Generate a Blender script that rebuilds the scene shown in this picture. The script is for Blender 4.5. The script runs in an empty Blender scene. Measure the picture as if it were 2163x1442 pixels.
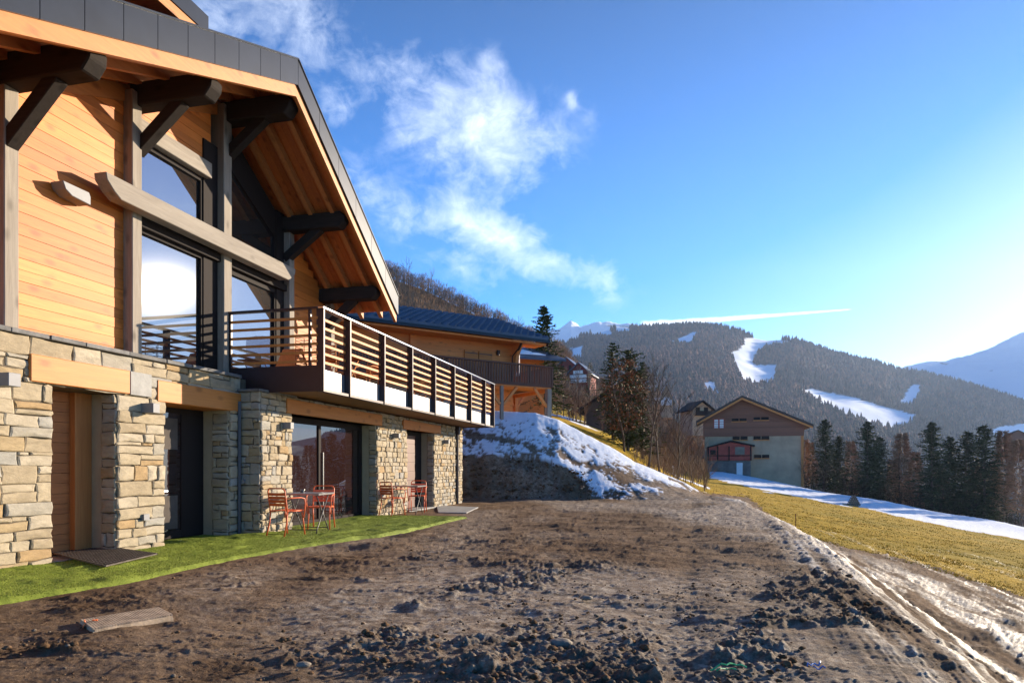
import bpy, math, random
import numpy as np
from mathutils import Vector, Matrix

# ------------------------------------------------------------------ camera, sky, sun, exposure
F = 1442.0; CH = 1.40; HV = 985.0; CU = 1081.0        # focal length in photo pixels, eye height, horizon row, centre column
scene = bpy.context.scene
cam_d = bpy.data.cameras.new("camera"); cam = bpy.data.objects.new("camera", cam_d)
scene.collection.objects.link(cam); scene.camera = cam
cam.location = (0, 0, CH); cam.rotation_euler = (math.radians(90), 0, 0)
cam_d.sensor_width = 36.0; cam_d.lens = 36.0 * F / 2163.0
cam_d.shift_y = (HV - 721.0) / 2163.0; cam_d.clip_start = 0.05; cam_d.clip_end = 40000
SUN_AZ = math.radians(54.6); SUN_EL = math.radians(13.0)   # azimuth measured from +Y towards +X
SKY_STRENGTH = 0.115; SUN_STRENGTH = 5.0
scene.view_settings.view_transform = 'Standard'; scene.view_settings.look = 'None'
scene.view_settings.exposure = 1.65; scene.view_settings.gamma = 1.0; scene.view_settings.use_curve_mapping = False

def make_world():
    w = bpy.data.worlds.new("World"); scene.world = w; w.use_nodes = True
    nt = w.node_tree; nt.nodes.clear(); N = nt.nodes.new; L = nt.links.new
    out = N('ShaderNodeOutputWorld'); bg = N('ShaderNodeBackground'); bg.inputs[1].default_value = SKY_STRENGTH
    L(bg.outputs[0], out.inputs[0])
    sky = N('ShaderNodeTexSky'); sky.sky_type = 'NISHITA'; sky.sun_disc = False
    sky.sun_elevation = SUN_EL; sky.sun_rotation = SUN_AZ; sky.altitude = 1400
    sky.air_density = 1.0; sky.dust_density = 1.6; sky.ozone_density = 5.0
    def val(x, sock):
        if hasattr(x, 'is_linked') or hasattr(x, 'links'): L(x, sock)
        else: sock.default_value = x
    def m(op, a, b=0.0, c=0.0, clamp=False):
        n = N('ShaderNodeMath'); n.operation = op; n.use_clamp = clamp
        val(a, n.inputs[0]); val(b, n.inputs[1])
        if op in ('MULTIPLY_ADD',): val(c, n.inputs[2])
        return n.outputs[0]
    tc = N('ShaderNodeTexCoord'); sep = N('ShaderNodeSeparateXYZ'); L(tc.outputs['Generated'], sep.inputs[0])
    az = m('ARCTAN2', sep.outputs[0], sep.outputs[1]); el = m('ARCSINE', sep.outputs[2])
    # grade of the clear sky: deeper blue high up
    hs = N('ShaderNodeHueSaturation'); hs.inputs['Saturation'].default_value = 1.3; hs.inputs['Value'].default_value = 1.0
    hs.inputs['Hue'].default_value = 0.505
    gr = N('ShaderNodeMapRange'); L(el, gr.inputs[0]); gr.inputs[1].default_value = .10; gr.inputs[2].default_value = .62; gr.inputs[3].default_value = 1.95; gr.inputs[4].default_value = .68
    # soft shoulder on the aureole round the sun
    ln = N('ShaderNodeVectorMath'); ln.operation = 'LENGTH'; L(sky.outputs[0], ln.inputs[0])
    sh = m('DIVIDE', 1.0, m('ADD', 1.0, m('POWER', m('DIVIDE', ln.outputs['Value'], 7.0), 1.0)))
    gc = N('ShaderNodeVectorMath'); gc.operation = 'SCALE'; L(sky.outputs[0], gc.inputs[0]); L(m('MULTIPLY', gr.outputs[0], sh), gc.inputs['Scale']); L(gc.outputs[0], hs.inputs['Color'])
    gs = N('ShaderNodeMapRange'); L(el, gs.inputs[0]); gs.inputs[1].default_value = .05; gs.inputs[2].default_value = .55; gs.inputs[3].default_value = 1.02; gs.inputs[4].default_value = 1.7; L(gs.outputs[0], hs.inputs['Saturation'])
    def px(u, v): return math.atan2(u - CU, F), math.atan2(HV - v, math.hypot(F, u - CU))
    def noise(scale, detail, rough, sx=1.0, sy=1.0, off=0.0, dist=0.0):
        c = N('ShaderNodeCombineXYZ'); L(m('MULTIPLY', az, sx), c.inputs[0]); L(m('MULTIPLY', el, sy), c.inputs[1]); c.inputs[2].default_value = off
        n = N('ShaderNodeTexNoise'); n.inputs['Scale'].default_value = scale; n.inputs['Detail'].default_value = detail
        n.inputs['Roughness'].default_value = rough; n.inputs['Distortion'].default_value = dist
        L(c.outputs[0], n.inputs['Vector']); return n.outputs['Fac']
    def blob(u0, v0, u1, v1, width, amp):
        # soft capsule from one direction to another in azimuth and elevation
        a0, e0 = px(u0, v0); a1, e1 = px(u1, v1); ca, ce = (a0+a1)/2, (e0+e1)/2
        Ln = math.hypot(a1-a0, e1-e0)/2 + 1e-4; ang = math.atan2(e1-e0, a1-a0); wd = width / F
        dx = m('SUBTRACT', az, ca); dy = m('SUBTRACT', el, ce)
        x = m('ADD', m('MULTIPLY', dx, math.cos(ang)/(Ln+wd*.5)), m('MULTIPLY', dy, math.sin(ang)/(Ln+wd*.5)))
        y = m('ADD', m('MULTIPLY', dx, -math.sin(ang)/wd), m('MULTIPLY', dy, math.cos(ang)/wd))
        r2 = m('ADD', m('POWER', m('ABSOLUTE', x), 3.0), m('MULTIPLY', y, y))
        return m('MULTIPLY', m('EXPONENT', m('MULTIPLY', r2, -1.0)), amp)
    blobs = [(800,180,1170,350,88,.95),(900,170,1080,280,60,.35),(940,440,1260,595,52,1.25),(700,350,860,470,48,.55),
             (440,-10,660,60,90,.95),(860,500,1000,560,60,.42),(690,215,720,240,40,.45),(1000,590,1100,640,50,.35),
             (1205,200,1212,225,14,.5),(1240,240,1255,270,18,.3),(1020,130,1060,150,30,.4),(1240,560,1290,610,40,.4),
             (-900,300,-300,100,260,.7),(-200,250,300,-100,150,.5),(2600,300,3200,200,160,.6)]
    tot = None
    for b in blobs:
        o = blob(*b); tot = o if tot is None else m('ADD', tot, o)
    n1 = noise(8.5, 13, .64, 1.0, 1.4, 3.1, .4); n2 = noise(28.0, 8, .6, 1.0, 1.4, 7.0, 1.0)
    nn = m('ADD', m('MULTIPLY', n1, .72), m('MULTIPLY', n2, .28))
    d = m('ADD', m('MULTIPLY', tot, .62), m('MULTIPLY', m('SUBTRACT', nn, .5), 2.5))
    d = m('MULTIPLY', m('SUBTRACT', d, .22), 1.15, clamp=True)
    d = m('MULTIPLY', d, m('MULTIPLY', tot, 1.9, clamp=True), clamp=True)
    d = m('MULTIPLY', m('POWER', d, 1.15), .80)
    # contrail
    a0, e0 = px(1350, 687); a1, e1 = px(1800, 653)
    t = m('DIVIDE', m('SUBTRACT', az, a0), a1-a0)
    bow = m('MULTIPLY', m('MULTIPLY', t, m('SUBTRACT', 1.0, t)), .007)
    ly = m('SUBTRACT', el, m('ADD', m('ADD', e0, bow), m('MULTIPLY', t, e1-e0)))
    wid = m('MULTIPLY', m('SUBTRACT', 1.18, t), .0048)
    wid = m('MULTIPLY', wid, m('ADD', .6, noise(90, 3, .5, 1, 1, 1.0)))
    ct = m('SUBTRACT', 1.0, m('POWER', m('DIVIDE', m('ABSOLUTE', ly), wid), 2.0), clamp=True)
    ct = m('MULTIPLY', ct, m('MULTIPLY', m('MULTIPLY', t, m('SUBTRACT', 1.0, t)), 40.0, clamp=True), clamp=True)
    ct = m('MULTIPLY', ct, .95)
    dens = m('MAXIMUM', d, ct)
    # clouds are white vapour, one even colour mixed in by density
    mix = N('ShaderNodeMix'); mix.data_type = 'RGBA'
    L(dens, mix.inputs['Factor']); L(hs.outputs[0], mix.inputs[6])
    mix.inputs[7].default_value = (4.3, 4.7, 5.3, 1)
    L(mix.outputs[2], bg.inputs[0])
make_world()
sun_d = bpy.data.lights.new("sun", 'SUN'); sun = bpy.data.objects.new("sun", sun_d); scene.collection.objects.link(sun)
sun_d.energy = SUN_STRENGTH; sun_d.angle = math.radians(0.5); sun_d.color = (1.0, .84, .63)
sdir = Vector((math.sin(SUN_AZ)*math.cos(SUN_EL), math.cos(SUN_AZ)*math.cos(SUN_EL), math.sin(SUN_EL)))
sun.rotation_euler = sdir.to_track_quat('Z', 'Y').to_euler(); sun.location = sdir * 60

# ------------------------------------------------------------------ helpers
rnd = random.Random(7); C = scene.collection
def tag(o, label=None, cat=None, group=None, kind=None):
    if label: o['label'] = label
    if cat: o['category'] = cat
    if group: o['group'] = group
    if kind: o['kind'] = kind
    return o
def empty(name, loc=(0,0,0), rz=0.0, label=None, cat=None, group=None):
    o = bpy.data.objects.new(name, None); C.objects.link(o); o.location = loc; o.rotation_euler = (0, 0, rz)
    o.empty_display_size = .2
    return tag(o, label, cat, group)
def copy_tree(o, parent=None):
    c = o.copy(); C.objects.link(c)
    if parent: c.parent = parent
    for ch in list(o.children): copy_tree(ch, c)
    return c
class MB:
    def __init__(s): s.v = []; s.f = []
    def add(s, vs, fs):
        b = len(s.v); s.v += [tuple(p) for p in vs]; s.f += [tuple(i+b for i in f) for f in fs]; return s
    def box(s, x0, x1, y0, y1, z0, z1):
        vs = [(x,y,z) for z in (z0,z1) for y in (y0,y1) for x in (x0,x1)]
        return s.add(vs, [(0,2,3,1),(4,5,7,6),(0,1,5,4),(2,6,7,3),(0,4,6,2),(1,3,7,5)])
    def prism(s, poly, axis, a, b):
        # poly in the two remaining axes, extruded along axis between a and b
        n = len(poly)
        def mk(p, t):
            if axis == 0: return (t, p[0], p[1])
            if axis == 1: return (p[0], t, p[1])
            return (p[0], p[1], t)
        vs = [mk(p, a) for p in poly] + [mk(p, b) for p in poly]
        fs = [tuple(range(n))[::-1], tuple(range(n, 2*n))] + [(i, (i+1)%n, n+(i+1)%n, n+i) for i in range(n)]
        if axis == 1: fs = [f[::-1] for f in fs]
        return s.add(vs, fs)
    def bar(s, p, q, w, h=None, up=(0,0,1)):
        h = h or w; p = Vector(p); q = Vector(q); d = (q-p).normalized(); up = Vector(up)
        if abs(d.dot(up)) > .98: up = Vector((1,0,0))
        x = d.cross(up).normalized(); y = x.cross(d)
        vs = [e + x*(w/2*i) + y*(h/2*j) for e in (p,q) for (i,j) in ((-1,-1),(1,-1),(1,1),(-1,1))]
        return s.add(vs, [(3,2,1,0),(4,5,6,7)] + [(i,(i+1)%4,4+(i+1)%4,4+i) for i in range(4)])
    def tube(s, pts, r, n=8, closed=False, r1=None):
        pts = [Vector(p) for p in pts]; m = len(pts); b = len(s.v); ref = None
        for i, p in enumerate(pts):
            if closed: d = pts[(i+1)%m] - pts[i-1]
            else: d = pts[min(i+1,m-1)] - pts[max(i-1,0)]
            d.normalize()
            if ref is None: ref = d.orthogonal().normalized()
            ref = (ref - d*ref.dot(d)); ref = ref.normalized() if ref.length > 1e-5 else d.orthogonal().normalized()
            y = d.cross(ref); rr = r if r1 is None else r + (r1-r)*i/(m-1)
            for k in range(n):
                a = 2*math.pi*k/n; s.v.append(tuple(p + ref*(rr*math.cos(a)) + y*(rr*math.sin(a))))
        for i in range(m if closed else m-1):
            for k in range(n):
                j = (i+1) % m
                s.f.append((b+i*n+k, b+i*n+(k+1)%n, b+j*n+(k+1)%n, b+j*n+k))
        if not closed: s.f.append(tuple(b+k for k in range(n))[::-1]); s.f.append(tuple(b+(m-1)*n+k for k in range(n)))
        return s
    def build(s, name, mat, parent=None, label=None, smooth=False, bevel=0.0):
        me = bpy.data.meshes.new(name); me.from_pydata(s.v, [], s.f); me.update()
        if mat: me.materials.append(mat)
        if smooth: me.polygons.foreach_set('use_smooth', [True]*len(me.polygons))
        o = bpy.data.objects.new(name, me); C.objects.link(o)
        if parent: o.parent = parent
        if bevel:
            b = o.modifiers.new('bevel', 'BEVEL'); b.width = bevel; b.segments = 1; b.limit_method = 'ANGLE'
        if label: o['label'] = label
        return o
def np_mesh(name, V, Fq, mat, smooth=True, parent=None):
    me = bpy.data.meshes.new(name); nv = len(V); nf, k = Fq.shape
    me.vertices.add(nv); me.vertices.foreach_set('co', np.ascontiguousarray(V, dtype=np.float32).ravel())
    me.loops.add(nf*k); me.loops.foreach_set('vertex_index', np.ascontiguousarray(Fq, dtype=np.int32).ravel())
    me.polygons.add(nf); me.polygons.foreach_set('loop_start', np.arange(0, nf*k, k, dtype=np.int32))
    if smooth: me.polygons.foreach_set('use_smooth', np.ones(nf, dtype=bool))
    me.update(calc_edges=True); me.validate()
    if mat: me.materials.append(mat)
    o = bpy.data.objects.new(name, me); C.objects.link(o)
    if parent: o.parent = parent
    return o
def grid_faces(nr, nc):
    i = np.arange(nr*nc).reshape(nr, nc)
    return np.stack([i[:-1,:-1], i[:-1,1:], i[1:,1:], i[1:,:-1]], -1).reshape(-1, 4)
# numpy noise
def _hash(ix, iy, seed):
    h = (ix.astype(np.int64)*374761393 + iy.astype(np.int64)*668265263 + seed*1442695041) & 0xffffffff
    h = ((h ^ (h >> 13)) * 1274126177) & 0xffffffff
    return ((h ^ (h >> 16)) & 0xffff) / 65535.0
def vnoise(x, y, seed=0):
    ix = np.floor(x); iy = np.floor(y); fx = x-ix; fy = y-iy
    fx = fx*fx*(3-2*fx); fy = fy*fy*(3-2*fy)
    a = _hash(ix,iy,seed); b = _hash(ix+1,iy,seed); c = _hash(ix,iy+1,seed); d = _hash(ix+1,iy+1,seed)
    return (a*(1-fx)+b*fx)*(1-fy) + (c*(1-fx)+d*fx)*fy
def fbm(x, y, oct=4, seed=0, gain=.5):
    t = 0; a = 1; n = 0
    for o in range(oct):
        t = t + a*(vnoise(x, y, seed+o*17)*2-1); n += a; a *= gain
        x, y = x*1.62 + y*1.17 + 3.1, y*1.62 - x*1.17 + 1.7
    return t/n
def sstep(a, b, x):
    t = np.clip((x-a)/(b-a), 0, 1); return t*t*(3-2*t)
def inpoly(u, v, poly):
    r = np.zeros(np.shape(u), bool); n = len(poly)
    for i in range(n):
        x0, y0 = poly[i]; x1, y1 = poly[(i+1)%n]
        if y0 == y1: continue
        c = ((y0 > v) != (y1 > v)) & (u < (x1-x0)*(v-y0)/(y1-y0)+x0); r ^= c
    return r

# ------------------------------------------------------------------ materials
def mat(name, col, rough=.7, spec=.3, metal=0.0, var=0.0, vscale=4.0, bump=0.0, bscale=20.0, stretch=None, col2=None, island=0.0, detail=6, bdist=.02, coat=0):
    m = bpy.data.materials.new(name); m.use_nodes = True; nt = m.node_tree; p = nt.nodes['Principled BSDF']
    p.inputs['Roughness'].default_value = rough; p.inputs['Metallic'].default_value = metal
    p.inputs['Specular IOR Level'].default_value = spec; p.inputs['Coat Weight'].default_value = coat
    N = nt.nodes.new; L = nt.links.new
    p.inputs['Base Color'].default_value = (*col, 1)
    tc = N('ShaderNodeTexCoord'); mp = N('ShaderNodeMapping'); L(tc.outputs['Object'], mp.inputs[0])
    if stretch: mp.inputs['Scale'].default_value = stretch
    fac = None
    if var or col2:
        n = N('ShaderNodeTexNoise'); n.inputs['Scale'].default_value = vscale; n.inputs['Detail'].default_value = detail; n.inputs['Roughness'].default_value = .65
        L(mp.outputs[0], n.inputs['Vector'])
        r = N('ShaderNodeMapRange'); r.inputs[1].default_value = .3; r.inputs[2].default_value = .7; L(n.outputs['Fac'], r.inputs[0])
        mx = N('ShaderNodeMix'); mx.data_type = 'RGBA'; L(r.outputs[0], mx.inputs['Factor'])
        c2 = col2 if col2 else tuple(c*(1-var) for c in col)
        c1 = col if col2 else tuple(min(1, c*(1+var*.6)) for c in col)
        mx.inputs[6].default_value = (*c1, 1); mx.inputs[7].default_value = (*c2, 1); fac = mx.outputs[2]
    if island:
        g = N('ShaderNodeNewGeometry'); r = N('ShaderNodeMapRange'); L(g.outputs['Random Per Island'], r.inputs[0])
        r.inputs[3].default_value = 1-island; r.inputs[4].default_value = 1+island*.6
        mv = N('ShaderNodeVectorMath'); mv.operation = 'SCALE'
        if fac: L(fac, mv.inputs[0])
        else: mv.inputs[0].default_value = col
        L(r.outputs[0], mv.inputs['Scale']); fac = mv.outputs[0]
    if fac: L(fac, p.inputs['Base Color'])
    if bump:
        n = N('ShaderNodeTexNoise'); n.inputs['Scale'].default_value = bscale; n.inputs['Detail'].default_value = 8; n.inputs['Roughness'].default_value = .65
        L(mp.outputs[0], n.inputs['Vector']); b = N('ShaderNodeBump'); b.inputs['Strength'].default_value = bump; b.inputs['Distance'].default_value = bdist
        L(n.outputs['Fac'], b.inputs['Height']); L(b.outputs[0], p.inputs['Normal'])
    return m
def wood(name, c1, c2, axis=0, rough=.55, knots=True, island=.2, spec=.3):
    m = bpy.data.materials.new(name); m.use_nodes = True; nt = m.node_tree; p = nt.nodes['Principled BSDF']
    p.inputs['Roughness'].default_value = rough; p.inputs['Specular IOR Level'].default_value = spec
    N = nt.nodes.new; L = nt.links.new
    tc = N('ShaderNodeTexCoord'); g = N('ShaderNodeNewGeometry')
    sc = [9.0, 9.0, 9.0]; sc[axis] = .55
    add = N('ShaderNodeVectorMath'); add.operation = 'ADD'; L(tc.outputs['Object'], add.inputs[0])
    off = N('ShaderNodeVectorMath'); off.operation = 'SCALE'; off.inputs[0].default_value = (13.0, 7.0, 5.0); L(g.outputs['Random Per Island'], off.inputs['Scale'])
    L(off.outputs[0], add.inputs[1])
    mp = N('ShaderNodeMapping'); mp.inputs['Scale'].default_value = sc; L(add.outputs[0], mp.inputs[0])
    n = N('ShaderNodeTexNoise'); n.inputs['Scale'].default_value = 2.2; n.inputs['Detail'].default_value = 9; n.inputs['Roughness'].default_value = .68; n.inputs['Distortion'].default_value = .8
    L(mp.outputs[0], n.inputs['Vector'])
    r = N('ShaderNodeMapRange'); r.inputs[1].default_value = .28; r.inputs[2].default_value = .72; L(n.outputs['Fac'], r.inputs[0])
    mx = N('ShaderNodeMix'); mx.data_type = 'RGBA'; L(r.outputs[0], mx.inputs['Factor']); mx.inputs[6].default_value = (*c1,1); mx.inputs[7].default_value = (*c2,1)
    col = mx.outputs[2]
    if knots:
        mk = N('ShaderNodeMapping'); ks = [2.6,2.6,2.6]; ks[axis] = 1.3; mk.inputs['Scale'].default_value = ks; L(add.outputs[0], mk.inputs[0])
        vo = N('ShaderNodeTexVoronoi'); vo.inputs['Scale'].default_value = 1.6; L(mk.outputs[0], vo.inputs['Vector'])
        kr = N('ShaderNodeMapRange'); kr.inputs[1].default_value = .08; kr.inputs[2].default_value = .27; kr.inputs[3].default_value = .60; kr.inputs[4].default_value = 0.0
        L(vo.outputs['Distance'], kr.inputs[0])
        m2 = N('ShaderNodeMix'); m2.data_type = 'RGBA'; L(kr.outputs[0], m2.inputs['Factor']); L(col, m2.inputs[6]); m2.inputs[7].default_value = (*[c*.38 for c in c2],1); col = m2.outputs[2]
    ri = N('ShaderNodeMapRange'); L(g.outputs['Random Per Island'], ri.inputs[0]); ri.inputs[3].default_value = 1-island; ri.inputs[4].default_value = 1+island*.5
    mv = N('ShaderNodeVectorMath'); mv.operation = 'SCALE'; L(col, mv.inputs[0]); L(ri.outputs[0], mv.inputs['Scale']); L(mv.outputs[0], p.inputs['Base Color'])
    b = N('ShaderNodeBump'); b.inputs['Strength'].default_value = .25; b.inputs['Distance'].default_value = .01; L(n.outputs['Fac'], b.inputs['Height']); L(b.outputs[0], p.inputs['Normal'])
    return m
def glass_mat(name, refl=.5, dark=(.02,.016,.014), rough=0.0):
    # coated pane: a sharp mirror layer over the dim room behind it
    m = bpy.data.materials.new(name); m.use_nodes = True; nt = m.node_tree; nt.nodes.clear(); N = nt.nodes.new; L = nt.links.new
    o = N('ShaderNodeOutputMaterial'); mx = N('ShaderNodeMixShader'); g = N('ShaderNodeBsdfGlossy'); g.inputs['Roughness'].default_value = rough
    g.inputs['Color'].default_value = (.62,.78,1,1)
    d = N('ShaderNodeBsdfDiffuse'); tc = N('ShaderNodeTexCoord'); n = N('ShaderNodeTexNoise'); n.inputs['Scale'].default_value = .9; n.inputs['Detail'].default_value = 1
    L(tc.outputs['Object'], n.inputs['Vector']); cm = N('ShaderNodeMix'); cm.data_type = 'RGBA'; L(n.outputs['Fac'], cm.inputs['Factor'])
    cm.inputs[6].default_value = (*dark,1); cm.inputs[7].default_value = (*[c*2.2 for c in dark],1); L(cm.outputs[2], d.inputs[0])
    fr = N('ShaderNodeFresnel'); fr.inputs['IOR'].default_value = 1.5
    a = N('ShaderNodeMath'); a.operation = 'ADD'; a.use_clamp = True; L(fr.outputs[0], a.inputs[0]); a.inputs[1].default_value = refl
    g2 = N('ShaderNodeBsdfGlossy'); g2.inputs['Roughness'].default_value = .11; g2.inputs['Color'].default_value = (.95,.97,1,1)
    gm = N('ShaderNodeMixShader'); gm.inputs[0].default_value = .006; L(g.outputs[0], gm.inputs[1]); L(g2.outputs[0], gm.inputs[2])
    L(a.outputs[0], mx.inputs[0]); L(d.outputs[0], mx.inputs[1]); L(gm.outputs[0], mx.inputs[2]); L(mx.outputs[0], o.inputs[0])
    return m
def stone_mat(name):
    m = bpy.data.materials.new(name); m.use_nodes = True; nt = m.node_tree; p = nt.nodes['Principled BSDF']
    p.inputs['Roughness'].default_value = .85; p.inputs['Specular IOR Level'].default_value = .2
    N = nt.nodes.new; L = nt.links.new; tc = N('ShaderNodeTexCoord'); g = N('ShaderNodeNewGeometry')
    cr = N('ShaderNodeValToRGB'); L(g.outputs['Random Per Island'], cr.inputs[0]); cr.color_ramp.interpolation = 'CONSTANT'
    cols = [(0,(.33,.265,.175)),(.18,(.38,.315,.22)),(.36,(.33,.295,.235)),(.46,(.36,.27,.155)),(.54,(.40,.34,.25)),(.74,(.32,.30,.26)),(.82,(.36,.295,.20)),(.95,(.35,.24,.125))]
    e = cr.color_ramp.elements; e[0].position = 0; e[0].color = (*cols[0][1],1); e[1].position = cols[1][0]; e[1].color = (*cols[1][1],1)
    for ps, c in cols[2:]:
        x = e.new(ps); x.color = (*c,1)
    add = N('ShaderNodeVectorMath'); add.operation = 'ADD'; off = N('ShaderNodeVectorMath'); off.operation = 'SCALE'; off.inputs[0].default_value = (9,17,23)
    L(g.outputs['Random Per Island'], off.inputs['Scale']); L(tc.outputs['Object'], add.inputs[0]); L(off.outputs[0], add.inputs[1])
    mp = N('ShaderNodeMapping'); mp.inputs['Scale'].default_value = (1,1,2.4); L(add.outputs[0], mp.inputs[0])
    n = N('ShaderNodeTexNoise'); n.inputs['Scale'].default_value = 5; n.inputs['Detail'].default_value = 9; n.inputs['Roughness'].default_value = .7; L(mp.outputs[0], n.inputs['Vector'])
    r = N('ShaderNodeMapRange'); r.inputs[1].default_value = .3; r.inputs[2].default_value = .75; r.inputs[3].default_value = .72; r.inputs[4].default_value = 1.2; L(n.outputs['Fac'], r.inputs[0])
    mv = N('ShaderNodeVectorMath'); mv.operation = 'SCALE'; L(cr.outputs[0], mv.inputs[0]); L(r.outputs[0], mv.inputs['Scale']); L(mv.outputs[0], p.inputs['Base Color'])
    b = N('ShaderNodeBump'); b.inputs['Strength'].default_value = .55; b.inputs['Distance'].default_value = .03
    n2 = N('ShaderNodeTexNoise'); n2.inputs['Scale'].default_value = 11; n2.inputs['Detail'].default_value = 10; n2.inputs['Roughness'].default_value = .7; L(mp.outputs[0], n2.inputs['Vector'])
    L(n2.outputs['Fac'], b.inputs['Height']); L(b.outputs[0], p.inputs['Normal'])
    return m
M = dict(
  larch=wood('larch_boards', (.66,.215,.036), (.48,.13,.018), 0, knots=True, island=.34),
  larch_beam=wood('larch_beam', (.52,.20,.045), (.38,.13,.028), 0, island=.1),
  soffit=wood('soffit_boards', (.50,.19,.055), (.36,.125,.035), 1, island=.12),
  rafter=wood('rafter_wood', (.52,.22,.07), (.38,.14,.04), 0, island=.12),
  slat=wood('slat_wood', (.60,.24,.06), (.45,.16,.035), 0, knots=False, island=.15),
  stain=wood('grey_stained_timber', (.34,.30,.25), (.22,.19,.16), 0, rough=.8, island=.15, spec=.1),
  stain_v=wood('grey_stained_post', (.32,.28,.23), (.20,.17,.14), 2, rough=.8, island=.15, spec=.1),
  door_wood=wood('door_wood', (.46,.16,.045), (.30,.10,.03), 0, knots=False, island=.1),
  stone=stone_mat('coursed_stone'),
  mortar=mat('mortar', (.13,.105,.075), .95, .1, var=.4, vscale=9, bump=.5),
  plaster=mat('plaster', (.34,.28,.19), .9, .2, var=.15, vscale=3, bump=.15),
  zinc=mat('dark_zinc', (.014,.019,.030), .28, .25, var=.3, vscale=1.2, bump=.05, bscale=2),
  slate=mat('slate_coping', (.16,.155,.15), .8, .3, var=.4, vscale=6, bump=.4, island=.2),
  steel=mat('dark_steel', (.030,.018,.020), .42, .5, metal=.3, var=.2),
  rail=mat('rail_steel', (.5,.5,.5), .22, .5, metal=1.0, var=.1),
  panel=mat('steel_panel', (.40,.40,.41), .36, .5, metal=.75, var=.2, vscale=1.5, bump=.05, bscale=3),
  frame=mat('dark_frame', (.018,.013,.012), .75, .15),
  glass=glass_mat('window_glass', .26),
  glass_low=glass_mat('door_glass', .07, (.014,.006,.005)),
  concrete=mat('concrete', (.32,.31,.29), .85, .2, var=.25, vscale=4, bump=.3),
  lamp=mat('lamp_metal', (.20,.20,.21), .6, .4, metal=.1, var=.1),
  red=mat('red_painted_metal', (.70,.12,.03), .45, .5, var=.12, vscale=8),
  tabletop=mat('table_top_metal', (.26,.25,.24), .3, .5, metal=.4, var=.2, vscale=10),
  tableleg=mat('table_leg_metal', (.05,.045,.045), .45, .5),
  rubber=mat('rubber', (.10,.082,.068), .75, .25, var=.5, vscale=12, bump=.4),
  tiles=mat('blue_roof_metal', (.065,.085,.125), .45, .5, metal=.2, var=.3, vscale=2),
  nb_wood=wood('neighbour_wood', (.72,.27,.07), (.55,.18,.042), 0, island=.15),
  nb_dark=wood('neighbour_dark_wood', (.14,.06,.035), (.08,.036,.024), 2, knots=False, island=.2),
  white=mat('white_paint', (.75,.74,.72), .6, .3, var=.08),
  grey_render=mat('grey_render', (.50,.345,.215), .9, .2, var=.25, vscale=.5, bump=.2),
  barn_wood=wood('barn_wood', (.30,.115,.06), (.20,.07,.038), 0, knots=False, island=.2),
  barn_red=mat('red_boarding', (.42,.07,.045), .7, .3, var=.3, vscale=2),
  bark=mat('bark', (.11,.085,.065), .9, .1, var=.4, vscale=6, bump=.5),
  palebark=mat('pale_bark', (.24,.20,.155), .9, .1, var=.4, vscale=3, bump=.3),
  spruce=mat('spruce_needles', (.055,.075,.022), .75, .15, var=.5, vscale=.7, island=.45),
  darkspruce=mat('dark_spruce_needles', (.055,.066,.028), .8, .15, var=.5, vscale=.5, island=.45),
  brownleaf=mat('dry_leaves', (.20,.085,.035), .8, .15, var=.4, vscale=2, island=.5),
  larchtwig=mat('larch_twigs', (.32,.195,.115), .85, .1, var=.4, vscale=.6, island=.4),
  twig=mat('bare_twigs', (.105,.072,.052), .9, .1, var=.4, vscale=.5),
  snowthing=mat('roof_snow', (.82,.84,.88), .7, .3, bump=.2, bscale=3),
  rust=mat('rusty_metal', (.18,.05,.025), .8, .2, var=.4, vscale=20),
  rock=mat('rock', (.22,.185,.145), .9, .2, var=.4, vscale=5, bump=.6, bscale=14),
  blue=mat('blue_plastic', (.02,.16,.45), .5, .4), green=mat('green_plastic', (.02,.35,.12), .5, .4),
  orange=mat('orange_plastic', (.7,.14,.02), .5, .4), curtain=mat('curtain', (.10,.085,.075), .9, .1, var=.3, vscale=3),
)

# ------------------------------------------------------------------ terrain
EDGE_Y = [0, 1, 4.4, 13, 26.9, 30, 33, 36, 40, 60]; EDGE_X = [1.6, 2.0, 2.8, 5.5, 8.9, 9.4, 8.6, 6.2, 2.0, -8]
TU = [300, 700, 975, 1040, 1130, 1180, 1240, 1300, 1340, 1400, 1440, 1480, 1540]
TY = [28.5, 29.9, 31.4, 32.8, 36, 48, 80, 140]
TV = [[1056]*13,
      [960,962,965,960,965,975,1005,1020,1030,1040,1046,1051,1051],
      [905,910,915,912,915,925,955,980,1000,1018,1032,1043,1045],
      [865,866,868,868,872,888,920,950,975,1000,1018,1036,1040],
      [868,870,875,875,882,893,928,955,982,1008,1022,1036,1042],
      [850,855,862,865,873,884,902,925,950,995,1018,1036,1045],
      [780,810,845,855,865,870,890,915,940,990,1007,1017,1025],
      [700,760,810,825,845,855,875,890,925,970,985,991,998]]
TZ = np.array([[CH-(v-HV)*y/F for v in row] for y, row in zip(TY, TV)])
def table_z(u, Y):
    Yc = np.clip(Y, TY[0], TY[-1]); uc = np.clip(u, TU[0], TU[-1])
    iy = np.clip(np.searchsorted(TY, Yc, side='right')-1, 0, len(TY)-2); iu = np.clip(np.searchsorted(TU, uc, side='right')-1, 0, len(TU)-2)
    ty = np.array(TY)[iy]; ty1 = np.array(TY)[iy+1]; tu = np.array(TU)[iu]; tu1 = np.array(TU)[iu+1]
    fy = (Yc-ty)/(ty1-ty); fu = (uc-tu)/(tu1-tu)
    return (TZ[iy,iu]*(1-fu)+TZ[iy,iu+1]*fu)*(1-fy) + (TZ[iy+1,iu]*(1-fu)+TZ[iy+1,iu+1]*fu)*fy
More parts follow.
